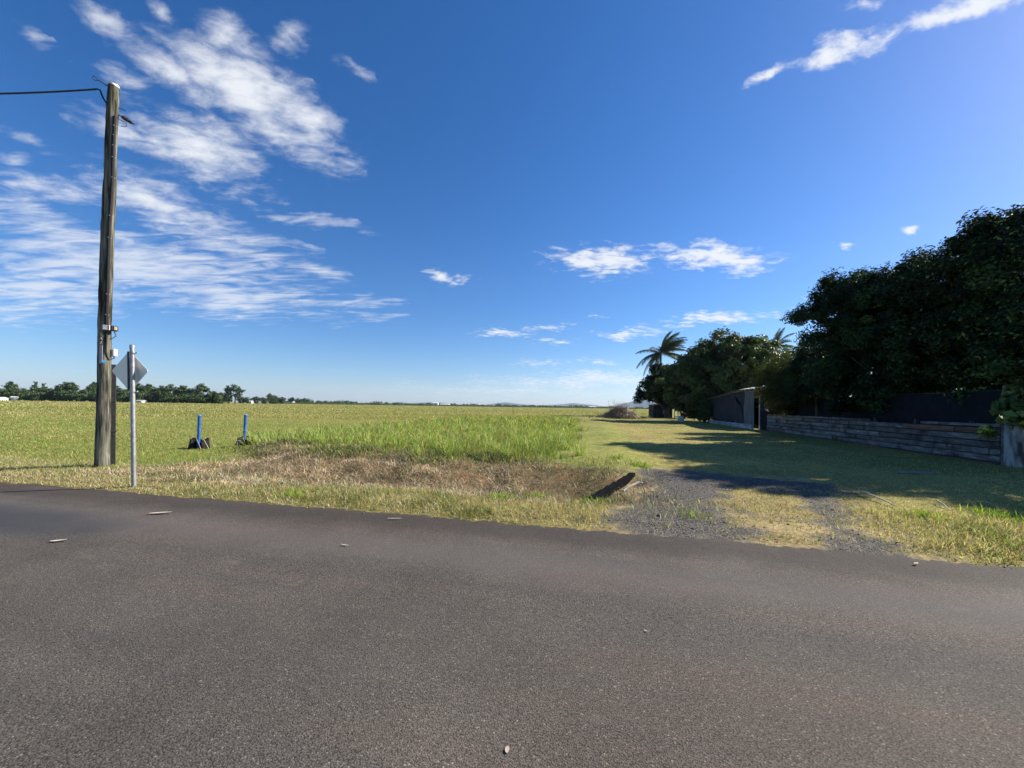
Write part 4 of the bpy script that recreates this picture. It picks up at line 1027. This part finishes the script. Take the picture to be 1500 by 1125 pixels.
mb = MB(); mb.box((2.3, -1.3, 1.95), (5.1, 2.7, .06), Matrix.Rotation(.05, 3, 'X'), .01); mb.build('pen_roof', M['roof_tin'], pn)
dp = G(997, 622, 0); dm = empty('plastic_drum', (W(997, 616, 48).x, 48, 0), 1.25); props(dm, 'pale clouded plastic drum lying on the lawn by the shrub', 'drum')
mb = MB(); mb.tube([(-.5, 0, .36), (-.47, 0, .36), (-.3, 0, .36), (-.28, 0, .36), (0, 0, .36), (.28, 0, .36), (.3, 0, .36), (.47, 0, .36), (.5, 0, .36)], [.28, .36, .36, .38, .38, .38, .36, .36, .28], 20); mb.build('body', M['drum'], dm, smooth=True)
mb = MB(); mb.tube([(.5, .12, .5), (.54, .12, .5)], .05, 10); mb.build('bung', M['black_plastic'], dm)
sl = empty('slat_gate', (bound_x(47) + .1, 46.6, 0), 1.3); props(sl, 'grey timber slat gate between the two leafy shrubs', 'gate')
for k in range(6):
    mb = MB(); mb.box((.9, 0, .35 + .33 * k), (2.6, .04, .17), Matrix.Rotation(random.uniform(-.03, .03), 3, 'Y'), .006); mb.build('slat', M['pale_timber'], sl)
for q in (-.3, .9, 2.1):
    mb = MB(); mb.box((q, -.07, 1.05), (.1, .09, 2.3), None, .006); mb.build('gate_post', M['pale_timber'], sl)

# ------------------------------------------------------------------ heap of cut branches
bp = Vector((W(908, 606, 57).x, 57, 0)); pile = empty('brush_pile', bp); props(pile, 'heap of dead branches and bleached roots on the field edge', 'brush pile')
random.seed(9); mb = MB(); mb2 = MB()
for i in range(620):
    a = random.uniform(0, 2 * math.pi); r_ = abs(random.gauss(0, .5)); x_ = math.cos(a) * r_ * 3.9 - .7; y_ = math.sin(a) * r_ * 1.6
    hmax = 1.55 * math.exp(-((x_ - .1) / 1.9) ** 2 - (y_ / 1.2) ** 2) + .15
    z_ = random.uniform(0, hmax); ln = random.uniform(.6, 2.2); d = Vector((random.gauss(0, 1), random.gauss(0, .7), random.gauss(.25, .45))).normalized()
    p0 = Vector((x_, y_, z_)) - d * ln * .4; p1 = p0 + d * ln * .5 + Vector((0, 0, .08)); p2 = p0 + d * ln
    p0.z = max(.02, p0.z); p1.z = max(.03, p1.z); p2.z = max(.02, p2.z)
    mb.tube([p0, p1, p2], [random.uniform(.02, .06), .03, .008], 5)
for i in range(46):
    x_ = random.gauss(.1, .9); hgt = random.uniform(1.3, 2.4) if i > 9 else random.uniform(2.4, 3.3); q = Vector((x_, random.uniform(-.6, .6), .8)); e = Vector((x_ + random.gauss(0, .55), q.y, hgt))
    mb.tube([q, q.lerp(e, .5) + Vector((random.gauss(0, .08), 0, 0)), e], [.03, .02, .006], 5)
    for k in range(3):
        w0 = q.lerp(e, random.uniform(.5, .9)); mb.tube([w0, w0 + Vector((random.gauss(0, .25), 0, random.uniform(.1, .4)))], [.012, .004], 4)
props(mb.build('branches', M['twig'], pile), kind='stuff')
for i in range(9):
    a = random.uniform(-1, 1); st = Vector((1.0 + random.uniform(-.4, .4), -1.75, random.uniform(.5, 1.1))); d = Vector((math.sin(a * 2.2), -.3, random.gauss(-.1, .5)))
    mb2 = MB(); mb2.tube([st, st + d * .45 + Vector((0, 0, .1)), st + d * .9 - Vector((0, 0, .1)), st + d * 1.3 - Vector((0, 0, .15))], [.14, .11, .07, .02], 7, wob=.12); mb2.build('bleached_root', M['root_wood'], pile, smooth=True)
mb2 = MB(); mb2.tube([(.6, -1.3, 1.0), (.75, -1.3, 1.5), (.7, -1.3, 2.0)], [.14, .1, .03], 7, wob=.1)
mb2.build('bleached_root', M['root_wood'], pile, smooth=True)
o = MB().tube([(-3.0, 0, .14), (-1, .1, .16), (1.4, 0, .13)], [.13, .16, .11], 9, wob=.08).build('felled_log', M['pale_timber'], None, smooth=True); o.location = (W(862, 612, 60).x, 60, 0); props(o, 'long pale felled log lying left of the branch heap', 'log')

# ------------------------------------------------------------------ small things on the ground
pl = G(1345, 694, .03); o = MB().box((0, 0, .06), (1.15, .16, .04), Matrix.Rotation(.02, 3, 'Y'), .01, .004).build('loose_plank', M['plank_grey'], None); o.location = (pl[0], pl[1], 0); o.rotation_euler = (0, 0, .08); props(o, 'loose grey plank lying on the shaded lawn before the timber wall', 'plank')
a = G(1258, 718, .1); b = G(1312, 738, .1); av = Vector((a[0], a[1], .08)); bv = Vector((b[0], b[1], .06))
o = MB().tube([av, av.lerp(bv, .3) + Vector((0, .03, .03)), av.lerp(bv, .7) + Vector((0, -.02, .02)), bv], [.018, .016, .013, .009], 7, wob=.1).build('fallen_stick', M['straw_stick'], None, True, av); props(o, 'long pale fallen stick where the driveway meets the shaded lawn', 'stick')
a = G(1372, 733, .1); b = G(1392, 742, .1); av = Vector((a[0], a[1], .10)); bv = Vector((b[0], b[1], .04))
o = MB().tube([av, av.lerp(bv, .5) + Vector((0, 0, .02)), bv], [.012, .01, .005], 6).build('fallen_stick', M['straw_stick'], None, True, av); props(o, 'short pale twig in the shaded grass right of the long fallen stick', 'stick')
sp = W(752, 606, 75); o = MB().tube([(0, 0, -.1), (-.12, 0, 1.5)], .03, 6).build('field_stake', M['dark_timber'], None); o.location = (sp.x, 75, 0); props(o, 'thin leaning stake far out in the field behind the tall grass', 'stake')

def leaf_thing(u, v, ln, wd, rz, label, curl=.25, mat='dry_leaf', name='dry_leaf'):
    g = G(u, v, .02); mb = MB(); P = []
    for k in range(9):
        q = k / 8; w_ = wd * math.sin(math.pi * min(1, .06 + q * .9)) ** .8 + .002; zz = .001 + curl * wd * (q - .5) ** 2 * 2
        P.append([((q - .5) * ln, -w_ / 2, zz + w_ * .10), ((q - .5) * ln, 0, zz), ((q - .5) * ln, w_ / 2, zz + w_ * .06)])
    mb.grid(P); P2 = [[(a_[0], a_[1], a_[2] + .0025) for a_ in row] for row in P]; mb.grid(P2)
    o = mb.build(name, M[mat], None, smooth=True); o.location = (g[0], g[1], .024); o.rotation_euler = (0, 0, rz); props(o, label, 'leaf', 'dry leaves on the road')
leaf_thing(86, 793, .13, .06, .5, 'large pale dry leaf on the road, well left and nearest the camera side lane')
leaf_thing(235, 752, .26, .07, .35, 'longest pale dry leaf on the road in front of the road sign', .15)
leaf_thing(505, 799, .10, .018, -.3, 'small pale leaf on the road near mid lane, in front of the dead grass')
leaf_thing(578, 760, .20, .022, .05, 'thin straw-like leaf lying along the road edge below the dead grass')
leaf_thing(1342, 826, .07, .025, .4, 'pale leaf on the gravelly road edge at the right wheel track')
leaf_thing(743, 1100, .035, .018, 1.4, 'small tan leaf scrap on the asphalt at the bottom centre of the photo', .08)
leaf_thing(946, 925, .02, .009, -.6, 'tiny whitish chip on the asphalt straight ahead of the driveway left track', .3)

# ------------------------------------------------------------------ far trees
FK = [(.040, .065, .028), (.055, .082, .034), (.075, .10, .042), (.028, .048, .022)]
def far_tree(lobes, n_cl, n_leaf, cl_r, leaf, cols, trunk_r, hgt, name):
    root = empty(name, (0, 0, 0))
    P, Nn, ci, C = crown_points(lobes, n_cl, n_leaf, cl_r, .85, .3)
    n = len(P); cc = vary(vary(np.array(cols)[RNG.integers(0, len(cols), n_cl)], n_cl, .2, .05)[ci], n, .2, .06)
    link('crown', leaf_mesh('crown', P, Nn, RNG.uniform(.6, 1.3, n) * leaf, .6, cc), M['leaf_far'], root)
    mb = MB(); top = max(q[2] for q in lobes)
    limb_tree(mb, (0, 0, 0), [(q[0], q[1], q[2]) for q in lobes], trunk_r, (0, 0, hgt * .3), 5); mb.build('trunk', M['bark'], root)
    return root
protos = [
    far_tree([(0, 0, 5.5, 3.6), (3, 0, 4.8, 3), (-3, .5, 4.6, 3.2), (0, 1, 3, 3.6)], 120, 22, 1.1, .75, FK, .3, 9, 'round_tree'),
    far_tree([(0, 0, 9.5, 2.6), (2.8, 0, 8.6, 2.0), (-2.6, .3, 9.0, 2.0), (1.0, 0, 11, 1.8), (-1, 0, 6, 1.8)], 90, 20, .9, .7, FK, .35, 12, 'tall_gum_tree'),
    far_tree([(0, 0, 11.5, 1.0), (0, 0, 9.5, 1.5), (0, 0, 7.5, 1.9), (0, 0, 5.2, 2.3), (0, 0, 3, 2.3)], 90, 20, .7, .6, FK, .25, 12, 'conifer_tree'),
    far_tree([(0, 0, 3.2, 3.0), (3.4, 0, 2.6, 2.6), (-3.2, 0, 2.8, 2.6)], 90, 22, 1.0, .75, [(.05, .075, .03), (.065, .095, .035), (.035, .055, .024)], .2, 5, 'bushy_tree'),
]
GRP = 'trees of the far row across the left field'
plab = ['round dark green tree in the far row across the left field', 'tall open-crowned gum rising above the far row across the left field', 'pointed dark conifer standing in the far row across the left field', 'low spreading light green tree at the foot of the far row']
used = [False] * 4
def put(kind, u, Y, sc, label=None):
    src = protos[kind]; x = ray(u, 590)[0] * Y
    if not used[kind]: r = src; used[kind] = True; kids = None
    else:
        r = src.copy(); COL.objects.link(r)
        for ch in src.children:
            c = ch.copy(); COL.objects.link(c); c.parent = r
    r.location = (x, Y, 0); r.scale = (sc[0], sc[0], sc[1]); r.rotation_euler = (0, 0, random.uniform(0, 6.28))
    props(r, label or plab[kind], 'tree', GRP)
random.seed(31)
put(1, 102, 285, (1.2, 1.18), 'widest tall gum of the far row, just left of the power pole')
put(1, 268, 290, (1.25, 1.08), 'broad open gum of the far row between the road sign and the nearer blue post')
put(2, 336, 330, (.95, .95), 'thin pointed conifer of the far row right above the gap between the blue posts')
u = -60.0
while u < 345:
    k = random.choices((0, 1, 2, 3), (5, 2, 1.1, 3))[0]
    if 200 < u < 300 and k == 3: k = 1
    sc_ = random.uniform(1.0, 1.32)
    put(k, u, random.uniform(290, 325), (sc_ * random.uniform(.95, 1.2), sc_ * (.98 if k in (1, 2) else 1.05)))
    u += random.uniform(6, 11)
u = -60.0
while u < 330:
    put(3, u, random.uniform(278, 290), (random.uniform(1.0, 1.4), random.uniform(1.0, 1.7))); u += random.uniform(7, 12)
for (u, Y, k, s_) in ((352, 430, 0, 1.0), (362, 430, 3, 1.2), (374, 450, 0, 1.0), (386, 450, 0, .9), (395, 420, 1, .95), (401, 430, 0, 1.15), (412, 520, 0, 1.1), (427, 560, 0, 1.15), (436, 600, 3, 1.5), (446, 620, 3, 1.6), (388, 400, 3, .7), (405, 410, 3, .6)):
    put(k, u, Y, (s_, s_))
for k, p_ in enumerate(protos):
    assert used[k]
# the wood further off, one mass
P = []; NN = []
for i in range(900):
    q = RNG.random(); u = 395 + q * 590; Y = 700 + 900 * q + RNG.uniform(-60, 160)
    g = vnoise(np.array([u * .06]), np.array([1.5]), 5)[0]; h = RNG.uniform(3, 9) * (.55 + .9 * g) * (.55 if vnoise(np.array([u * .11]), np.array([8.5]), 6)[0] < .38 else 1)
    x = ray(u, 590)[0] * Y; m = 26
    e = RNG.normal(size=(m, 3)); e /= np.linalg.norm(e, axis=1, keepdims=True)
    P.append(np.array((x, Y, h * .5)) + e * np.array((RNG.uniform(3, 6), 3, h * .5)) * (RNG.random((m, 1)) ** .4)); NN.append(e + np.array((0, 0, .4)))
P = np.concatenate(P); NN = np.concatenate(NN); n = len(P)
o = link('treeline', leaf_mesh('treeline', P, NN, RNG.uniform(1.6, 3.4, n), .7, vary(pick(n, [1, 1], [(.035, .055, .028), (.05, .07, .034)]), n, .2)), M['leaf_far']); props(o, 'thin dark far-off treeline on the horizon', 'treeline', kind='stuff')
# dark low crop strip in front of it
P = []
x = RNG.uniform(-330, 420, 26000); y = 520 + .35 * (x + 330) + RNG.uniform(0, 45, 26000); n = len(x)
P = np.stack([x, y, RNG.uniform(.2, 1.6, n)], -1); NN = RNG.normal(size=(n, 3)) + np.array((0, -.3, .6))
o = link('far_cane_crop', leaf_mesh('far_cane_crop', P, NN, RNG.uniform(.9, 2.0, n), .6, vary(np.tile(np.array((.075, .10, .035)), (n, 1)), n, .2)), M['leaf_far']); props(o, 'low dark green cane crop below the far treeline', 'crop', kind='stuff')

# far buildings
def shed_far(u, Y, w, d, h, rise, label, mat, roofm, name='farm_shed', rz=0.0):
    x = ray(u, 590)[0] * Y; r = empty(name, (x, Y, 0), rz); props(r, label, 'shed')
    mb = MB(); mb.box((0, 0, h / 2), (w, d, h), None, 0); mb.build('wall', mat, r)
    mb = MB(); o_ = .4
    mb.add([(-w / 2 - o_, -d / 2 - o_, h - .05), (w / 2 + o_, -d / 2 - o_, h - .05), (w / 2 + o_, 0, h + rise), (-w / 2 - o_, 0, h + rise), (-w / 2 - o_, d / 2 + o_, h - .05), (w / 2 + o_, d / 2 + o_, h - .05)], [[0, 1, 2, 3], [3, 2, 5, 4], [0, 3, 4], [1, 5, 2], [0, 4, 5, 1]]); mb.build('roof', roofm, r)
    mb = MB(); mb.box((0, -d / 2 - .03, h * .42), (min(3.0, w * .3), .06, h * .8), None, 0); mb.build('door', M['far_wall'], r)
shed_far(-1, 265, 6, 5, 1.5, .9, 'white-roofed farmhouse at the left end of the far tree row', M['far_white'], M['far_white'], 'farmhouse')
shed_far(21, 272, 2.0, 3, 2.4, .7, 'small white gable peeping between the trees right of the white farmhouse', M['far_white'], M['far_white'], 'farmhouse', .4)
shed_far(207, 275, 4, 4, 1.3, .6, 'pale shed under the trees between the sign post and the tall gum', M['far_white'], M['far_roof'])
shed_far(368, 420, 2.6, 3, 2.6, .6, 'small white hut at the end of the far row above the right blue post', M['far_white'], M['far_white'])
shed_far(427, 560, 7, 6, 3, 1.2, 'low pale shed in the far trees right of the blue posts', M['far_white'], M['far_roof'])
shed_far(638, 850, 12, 8, 6, 1.5, 'bigger white shed on the horizon above the middle of the tall grass', M['far_white'], M['far_white'])
shed_far(652, 840, 20, 8, 3.2, 1, 'long low white shed on the horizon right of the bigger white shed', M['far_white'], M['far_white'])
shed_far(868, 700, 12, 8, 3.0, .8, 'long white roofed shed on the horizon left of the branch heap', M['far_white'], M['far_white'])

# ------------------------------------------------------------------ hills
def hill(name, u0, u1, Y, prof, depth=900):
    x0, x1 = ray(u0, 590)[0] * Y, ray(u1, 590)[0] * Y; nx = 60; ny = 15; rows = []
    for j in range(ny):
        b = j / (ny - 1); row = []
        for i in range(nx):
            a = i / (nx - 1); h = np.interp(a, [q[0] for q in prof], [q[1] for q in prof])
            h = h * (math.sin(math.pi * b) ** .8 if 0 < b < 1 else 0) * (1 + .12 * (vnoise(np.array([a * 14]), np.array([b * 6]), 3)[0] - .5)); row.append((x0 + (x1 - x0) * a, Y + depth * b, h - 2))
        rows.append(row)
    o = MB().grid(rows).build(name, M['hill'], None, smooth=True); props(o, kind='structure')
hill('mountain', 862, 1120, 7000, [(0, 0), (.1, 10), (.2, 55), (.28, 120), (.33, 185), (.37, 225), (.41, 205), (.5, 140), (.7, 90), (1, 0)])
hill('hills', 530, 700, 8000, [(0, 0), (.2, 35), (.28, 60), (.36, 30), (.5, 55), (.62, 70), (.72, 30), (1, 0)])
hill('hills', 690, 900, 8200, [(0, 0), (.12, 40), (.25, 90), (.35, 50), (.5, 30), (.62, 60), (.75, 95), (.9, 60), (1, 0)])

# ------------------------------------------------------------------ sun, sky, air
EL, AZ = R(33), math.atan2(.94, .33)
S = Vector((math.sin(AZ) * math.cos(EL), math.cos(AZ) * math.cos(EL), math.sin(EL)))
sun = bpy.data.lights.new('sun', 'SUN'); sun.energy = 5.0; sun.angle = R(.53); sun.color = (1.0, .93, .82)
so = bpy.data.objects.new('sun', sun); COL.objects.link(so); so.rotation_euler = S.to_track_quat('Z', 'Y').to_euler(); so.location = (30, 20, 40)

w = bpy.data.worlds.new('World'); SC.world = w; w.use_nodes = True; nt = w.node_tree; nt.nodes.clear()
out = nt.nodes.new('ShaderNodeOutputWorld'); bg = nt.nodes.new('ShaderNodeBackground'); nt.links.new(bg.outputs[0], out.inputs[0])
sky = nt.nodes.new('ShaderNodeTexSky'); sky.sky_type = 'NISHITA'; sky.sun_disc = False; sky.sun_elevation = EL; sky.sun_rotation = AZ
sky.altitude = 0; sky.air_density = 1.0; sky.dust_density = 0.25; sky.ozone_density = 3.0
hsv = nt.nodes.new('ShaderNodeHueSaturation'); hsv.inputs['Saturation'].default_value = 1.28; hsv.inputs['Value'].default_value = 1.0

geo = nt.nodes.new('ShaderNodeTexCoord'); sep = nt.nodes.new('ShaderNodeSeparateXYZ'); nt.links.new(geo.outputs['Generated'], sep.inputs[0])
X_, Y_, Z_ = sep.outputs
hz = ramp(nt, Z_, [(0, (.74, .82, 1.04)), (.10, (.86, .90, 1.06)), (.30, (.97, .955, 1.08)), (1, (.97, .955, 1.08))])
nt.links.new(mixc(nt, 1.0, sky.outputs[0], hz, 'MULTIPLY'), hsv.inputs['Color'])
ysafe = mathn(nt, 'MAXIMUM', Y_, .05)
gxn = mathn(nt, 'DIVIDE', X_, ysafe); gzn = mathn(nt, 'DIVIDE', Z_, ysafe)
gn = nt.nodes.new('ShaderNodeCombineXYZ'); nt.links.new(gxn, gn.inputs[0]); nt.links.new(gzn, gn.inputs[1])
zs = mathn(nt, 'MAXIMUM', mathn(nt, 'ADD', Z_, .10), .06)
cp = nt.nodes.new('ShaderNodeCombineXYZ'); nt.links.new(mathn(nt, 'DIVIDE', X_, zs), cp.inputs[0]); nt.links.new(mathn(nt, 'DIVIDE', Y_, zs), cp.inputs[1])
def stretch(rot, sc):
    mp = nt.nodes.new('ShaderNodeMapping'); nt.links.new(cp.outputs[0], mp.inputs[0]); mp.inputs['Rotation'].default_value = (0, 0, rot); mp.inputs['Scale'].default_value = sc; return mp.outputs[0]
streak = noise(nt, stretch(R(-48), (.55, 1.5, 1)), 3.6, 7, .60, .35)
puff = noise(nt, stretch(R(-35), (.8, 1.25, 1)), 13.0, 6, .62, .25)
soft = noise(nt, stretch(R(-44), (.5, 1.5, 1)), 9.5, 5, .58, .6)
warp = noise(nt, cp.outputs[0], 2.2, 3, .5)
wn = N(nt, 'ShaderNodeTexNoise', Scale=7.0, Detail=4.0, Roughness=.6); nt.links.new(gn.outputs[0], wn.inputs['Vector'])
wv_ = nt.nodes.new('ShaderNodeVectorMath'); wv_.operation = 'MULTIPLY_ADD'; nt.links.new(wn.outputs['Color'], wv_.inputs[0]); wv_.inputs[1].default_value = (.13, .08, 0); wv_.inputs[2].default_value = (-.065, -.04, 0)
wa_ = nt.nodes.new('ShaderNodeVectorMath'); wa_.operation = 'ADD'; nt.links.new(gn.outputs[0], wa_.inputs[0]); nt.links.new(wv_.outputs[0], wa_.inputs[1]); gnw = wa_.outputs[0]
# cloud banks: (u, v, half length, half width, tilt, amount)
def bank(rows):
    acc = None
    for (u, v, a, b, ang, k) in rows:
        x, z = ray(u, v)
        mp = nt.nodes.new('ShaderNodeMapping'); mp.vector_type = 'TEXTURE'; nt.links.new(gnw, mp.inputs[0])
        mp.inputs['Location'].default_value = (x, z, 0); mp.inputs['Rotation'].default_value = (0, 0, R(-ang)); mp.inputs['Scale'].default_value = (a * 1.45 / F, b * 1.45 / F, 1)
        g = nt.nodes.new('ShaderNodeTexGradient'); g.gradient_type = 'SPHERICAL'; nt.links.new(mp.outputs[0], g.inputs[0])
        q = mathn(nt, 'MULTIPLY', g.outputs[1], k)
        acc = q if acc is None else mathn(nt, 'SMOOTH_MAX' if False else 'MAXIMUM', acc, q)
    return acc
left = bank([(145, 25, 75, 18, 40, .75), (245, 22, 32, 18, 60, .8), (335, 50, 62, 30, 33, .95), (425, 45, 34, 26, 40, .85), (250, 108, 95, 24, 40, .95), (365, 140, 140, 48, 34, 1.15), (455, 185, 62, 32, 28, 1.05),
             (180, 115, 42, 15, 25, .7), (290, 215, 115, 48, 28, 1.1), (170, 190, 60, 22, 25, .8), (60, 275, 90, 20, 12, .7), (235, 300, 120, 36, 24, .9), (522, 102, 30, 8, 35, .5)])
low = bank([(110, 340, 150, 26, 12, .8), (330, 350, 110, 26, 14, .8), (200, 390, 230, 46, 8, .95), (340, 432, 120, 30, 4, .9), (50, 420, 140, 48, 0, .85), (470, 325, 65, 9, 10, .6), (20, 238, 30, 10, 0, .65), (50, 208, 50, 11, 15, .6),
            (455, 390, 60, 14, 18, .6), (525, 441, 55, 13, 0, .55), (545, 470, 50, 7, 0, .5), (60, 55, 40, 10, 25, .4)])
fair = bank([(650, 402, 36, 9, 10, .85), (880, 379, 75, 22, 4, 1.05), (1050, 375, 85, 21, 2, 1.15), (735, 488, 42, 7, -3, .85), (800, 478, 32, 5, -3, .7), (908, 489, 54, 8, -3, .95), (1055, 466, 85, 11, -8, .9), (872, 460, 32, 4, -4, .7),
             (815, 501, 28, 5, 2, .65), (870, 531, 36, 5, 0, .65), (790, 533, 44, 5, 0, .6), (880, 556, 170, 14, -2, .8), (760, 572, 240, 12, 0, .5),
             (1112, 117, 38, 8, -28, .75), (1215, 80, 55, 20, -25, 1.05), (1290, 58, 70, 15, -25, 1.05), (1390, 20, 120, 18, -17, 1.15), (1265, 8, 30, 14, -10, .95), (1325, 338, 13, 6, -5, .9), (1240, 358, 14, 3, 0, .5), (1200, 428, 28, 3, -4, .6)])
def cover(mask, nz, a, b, gain, lo=.5):
    d = mathn(nt, 'ADD', mathn(nt, 'MULTIPLY', mask, gain), mathn(nt, 'MULTIPLY', mathn(nt, 'SUBTRACT', nz, lo), 1.9))
    mr = N(nt, 'ShaderNodeMapRange'); mr.interpolation_type = 'SMOOTHSTEP'; nt.links.new(d, mr.inputs[0]); mr.inputs[1].default_value = a; mr.inputs[2].default_value = b; return mr.outputs[0]
n_mix = mathn(nt, 'ADD', mathn(nt, 'MULTIPLY', streak, 1.05), mathn(nt, 'MULTIPLY', puff, .95)); n_mix = mathn(nt, 'MULTIPLY', n_mix, 1.0)
gate = lambda m, g: mathn(nt, 'MULTIPLY', m, mathn(nt, 'GREATER_THAN', g, .001))
cA = mathn(nt, 'MULTIPLY', cover(left, n_mix, .12, 1.5, 1.15, 1.0), .95)
n_low = mathn(nt, 'ADD', mathn(nt, 'MULTIPLY', soft, 1.2), mathn(nt, 'MULTIPLY', streak, .8))
cB = mathn(nt, 'MULTIPLY', cover(low, n_low, .05, 1.25, 1.15, 1.0), .72)
n_f = mathn(nt, 'ADD', mathn(nt, 'MULTIPLY', puff, 1.4), mathn(nt, 'MULTIPLY', warp, .6))
cC = mathn(nt, 'MULTIPLY', cover(fair, n_f, .2, 1.25, 1.2, 1.0), .95)
cA, cB, cC = gate(cA, left), gate(cB, low), gate(cC, fair)
alpha = mathn(nt, 'MAXIMUM', mathn(nt, 'MAXIMUM', cA, cB), cC)
alpha = mathn(nt, 'MULTIPLY', alpha, mathn(nt, 'GREATER_THAN', Y_, .06))
cloudc = ramp(nt, n_mix, [(.35, (.72, .80, .92)), (.65, (1, 1, 1))])
SKY_S = .069
cloudc = mixc(nt, 1.0, cloudc, (.45 / SKY_S, .465 / SKY_S, .49 / SKY_S), 'MULTIPLY')
fin = mixc(nt, alpha, hsv.outputs[0], cloudc)
nt.links.new(fin, bg.inputs[0]); bg.inputs[1].default_value = SKY_S

HAZE = True
if HAZE:
    mb = MB(); mb.box((0, 2500, 148), (20000, 20000, 304), None, 0)
    m = bpy.data.materials.new('air'); m.use_nodes = True; t_ = m.node_tree; t_.nodes.clear(); o_ = t_.nodes.new('ShaderNodeOutputMaterial'); v_ = t_.nodes.new('ShaderNodeVolumePrincipled')
    v_.inputs['Color'].default_value = (.62, .78, 1.0, 1); v_.inputs['Density'].default_value = .00005; v_.inputs['Anisotropy'].default_value = .2
    t_.links.new(v_.outputs[0], o_.inputs['Volume'])
    o = mb.build('haze', m, None); props(o, 'thin pale air between the camera and the far hills', 'haze', kind='stuff')

# ------------------------------------------------------------------ camera, view
cam = bpy.data.cameras.new('camera'); co = bpy.data.objects.new('camera', cam); COL.objects.link(co); SC.camera = co
cam.sensor_width = 36; cam.lens = 36 * F / 1500; cam.clip_start = .05; cam.clip_end = 30000
cam.shift_y = (CV - 562.5) / 1500
co.matrix_world = Matrix.Translation((0, 0, CAM_H)) @ Matrix.Rotation(R(90), 4, 'X') @ Matrix.Rotation(ROLL, 4, 'Z')
SC.view_settings.view_transform = 'Standard'; SC.view_settings.look = 'None'; SC.view_settings.gamma = 1; SC.view_settings.exposure = 1.0
SC.view_settings.use_curve_mapping = False
SC.render.engine = 'CYCLES'
SC.cycles.max_bounces = 6; SC.cycles.transparent_max_bounces = 4; SC.cycles.volume_bounces = 0; SC.cycles.use_denoising = True
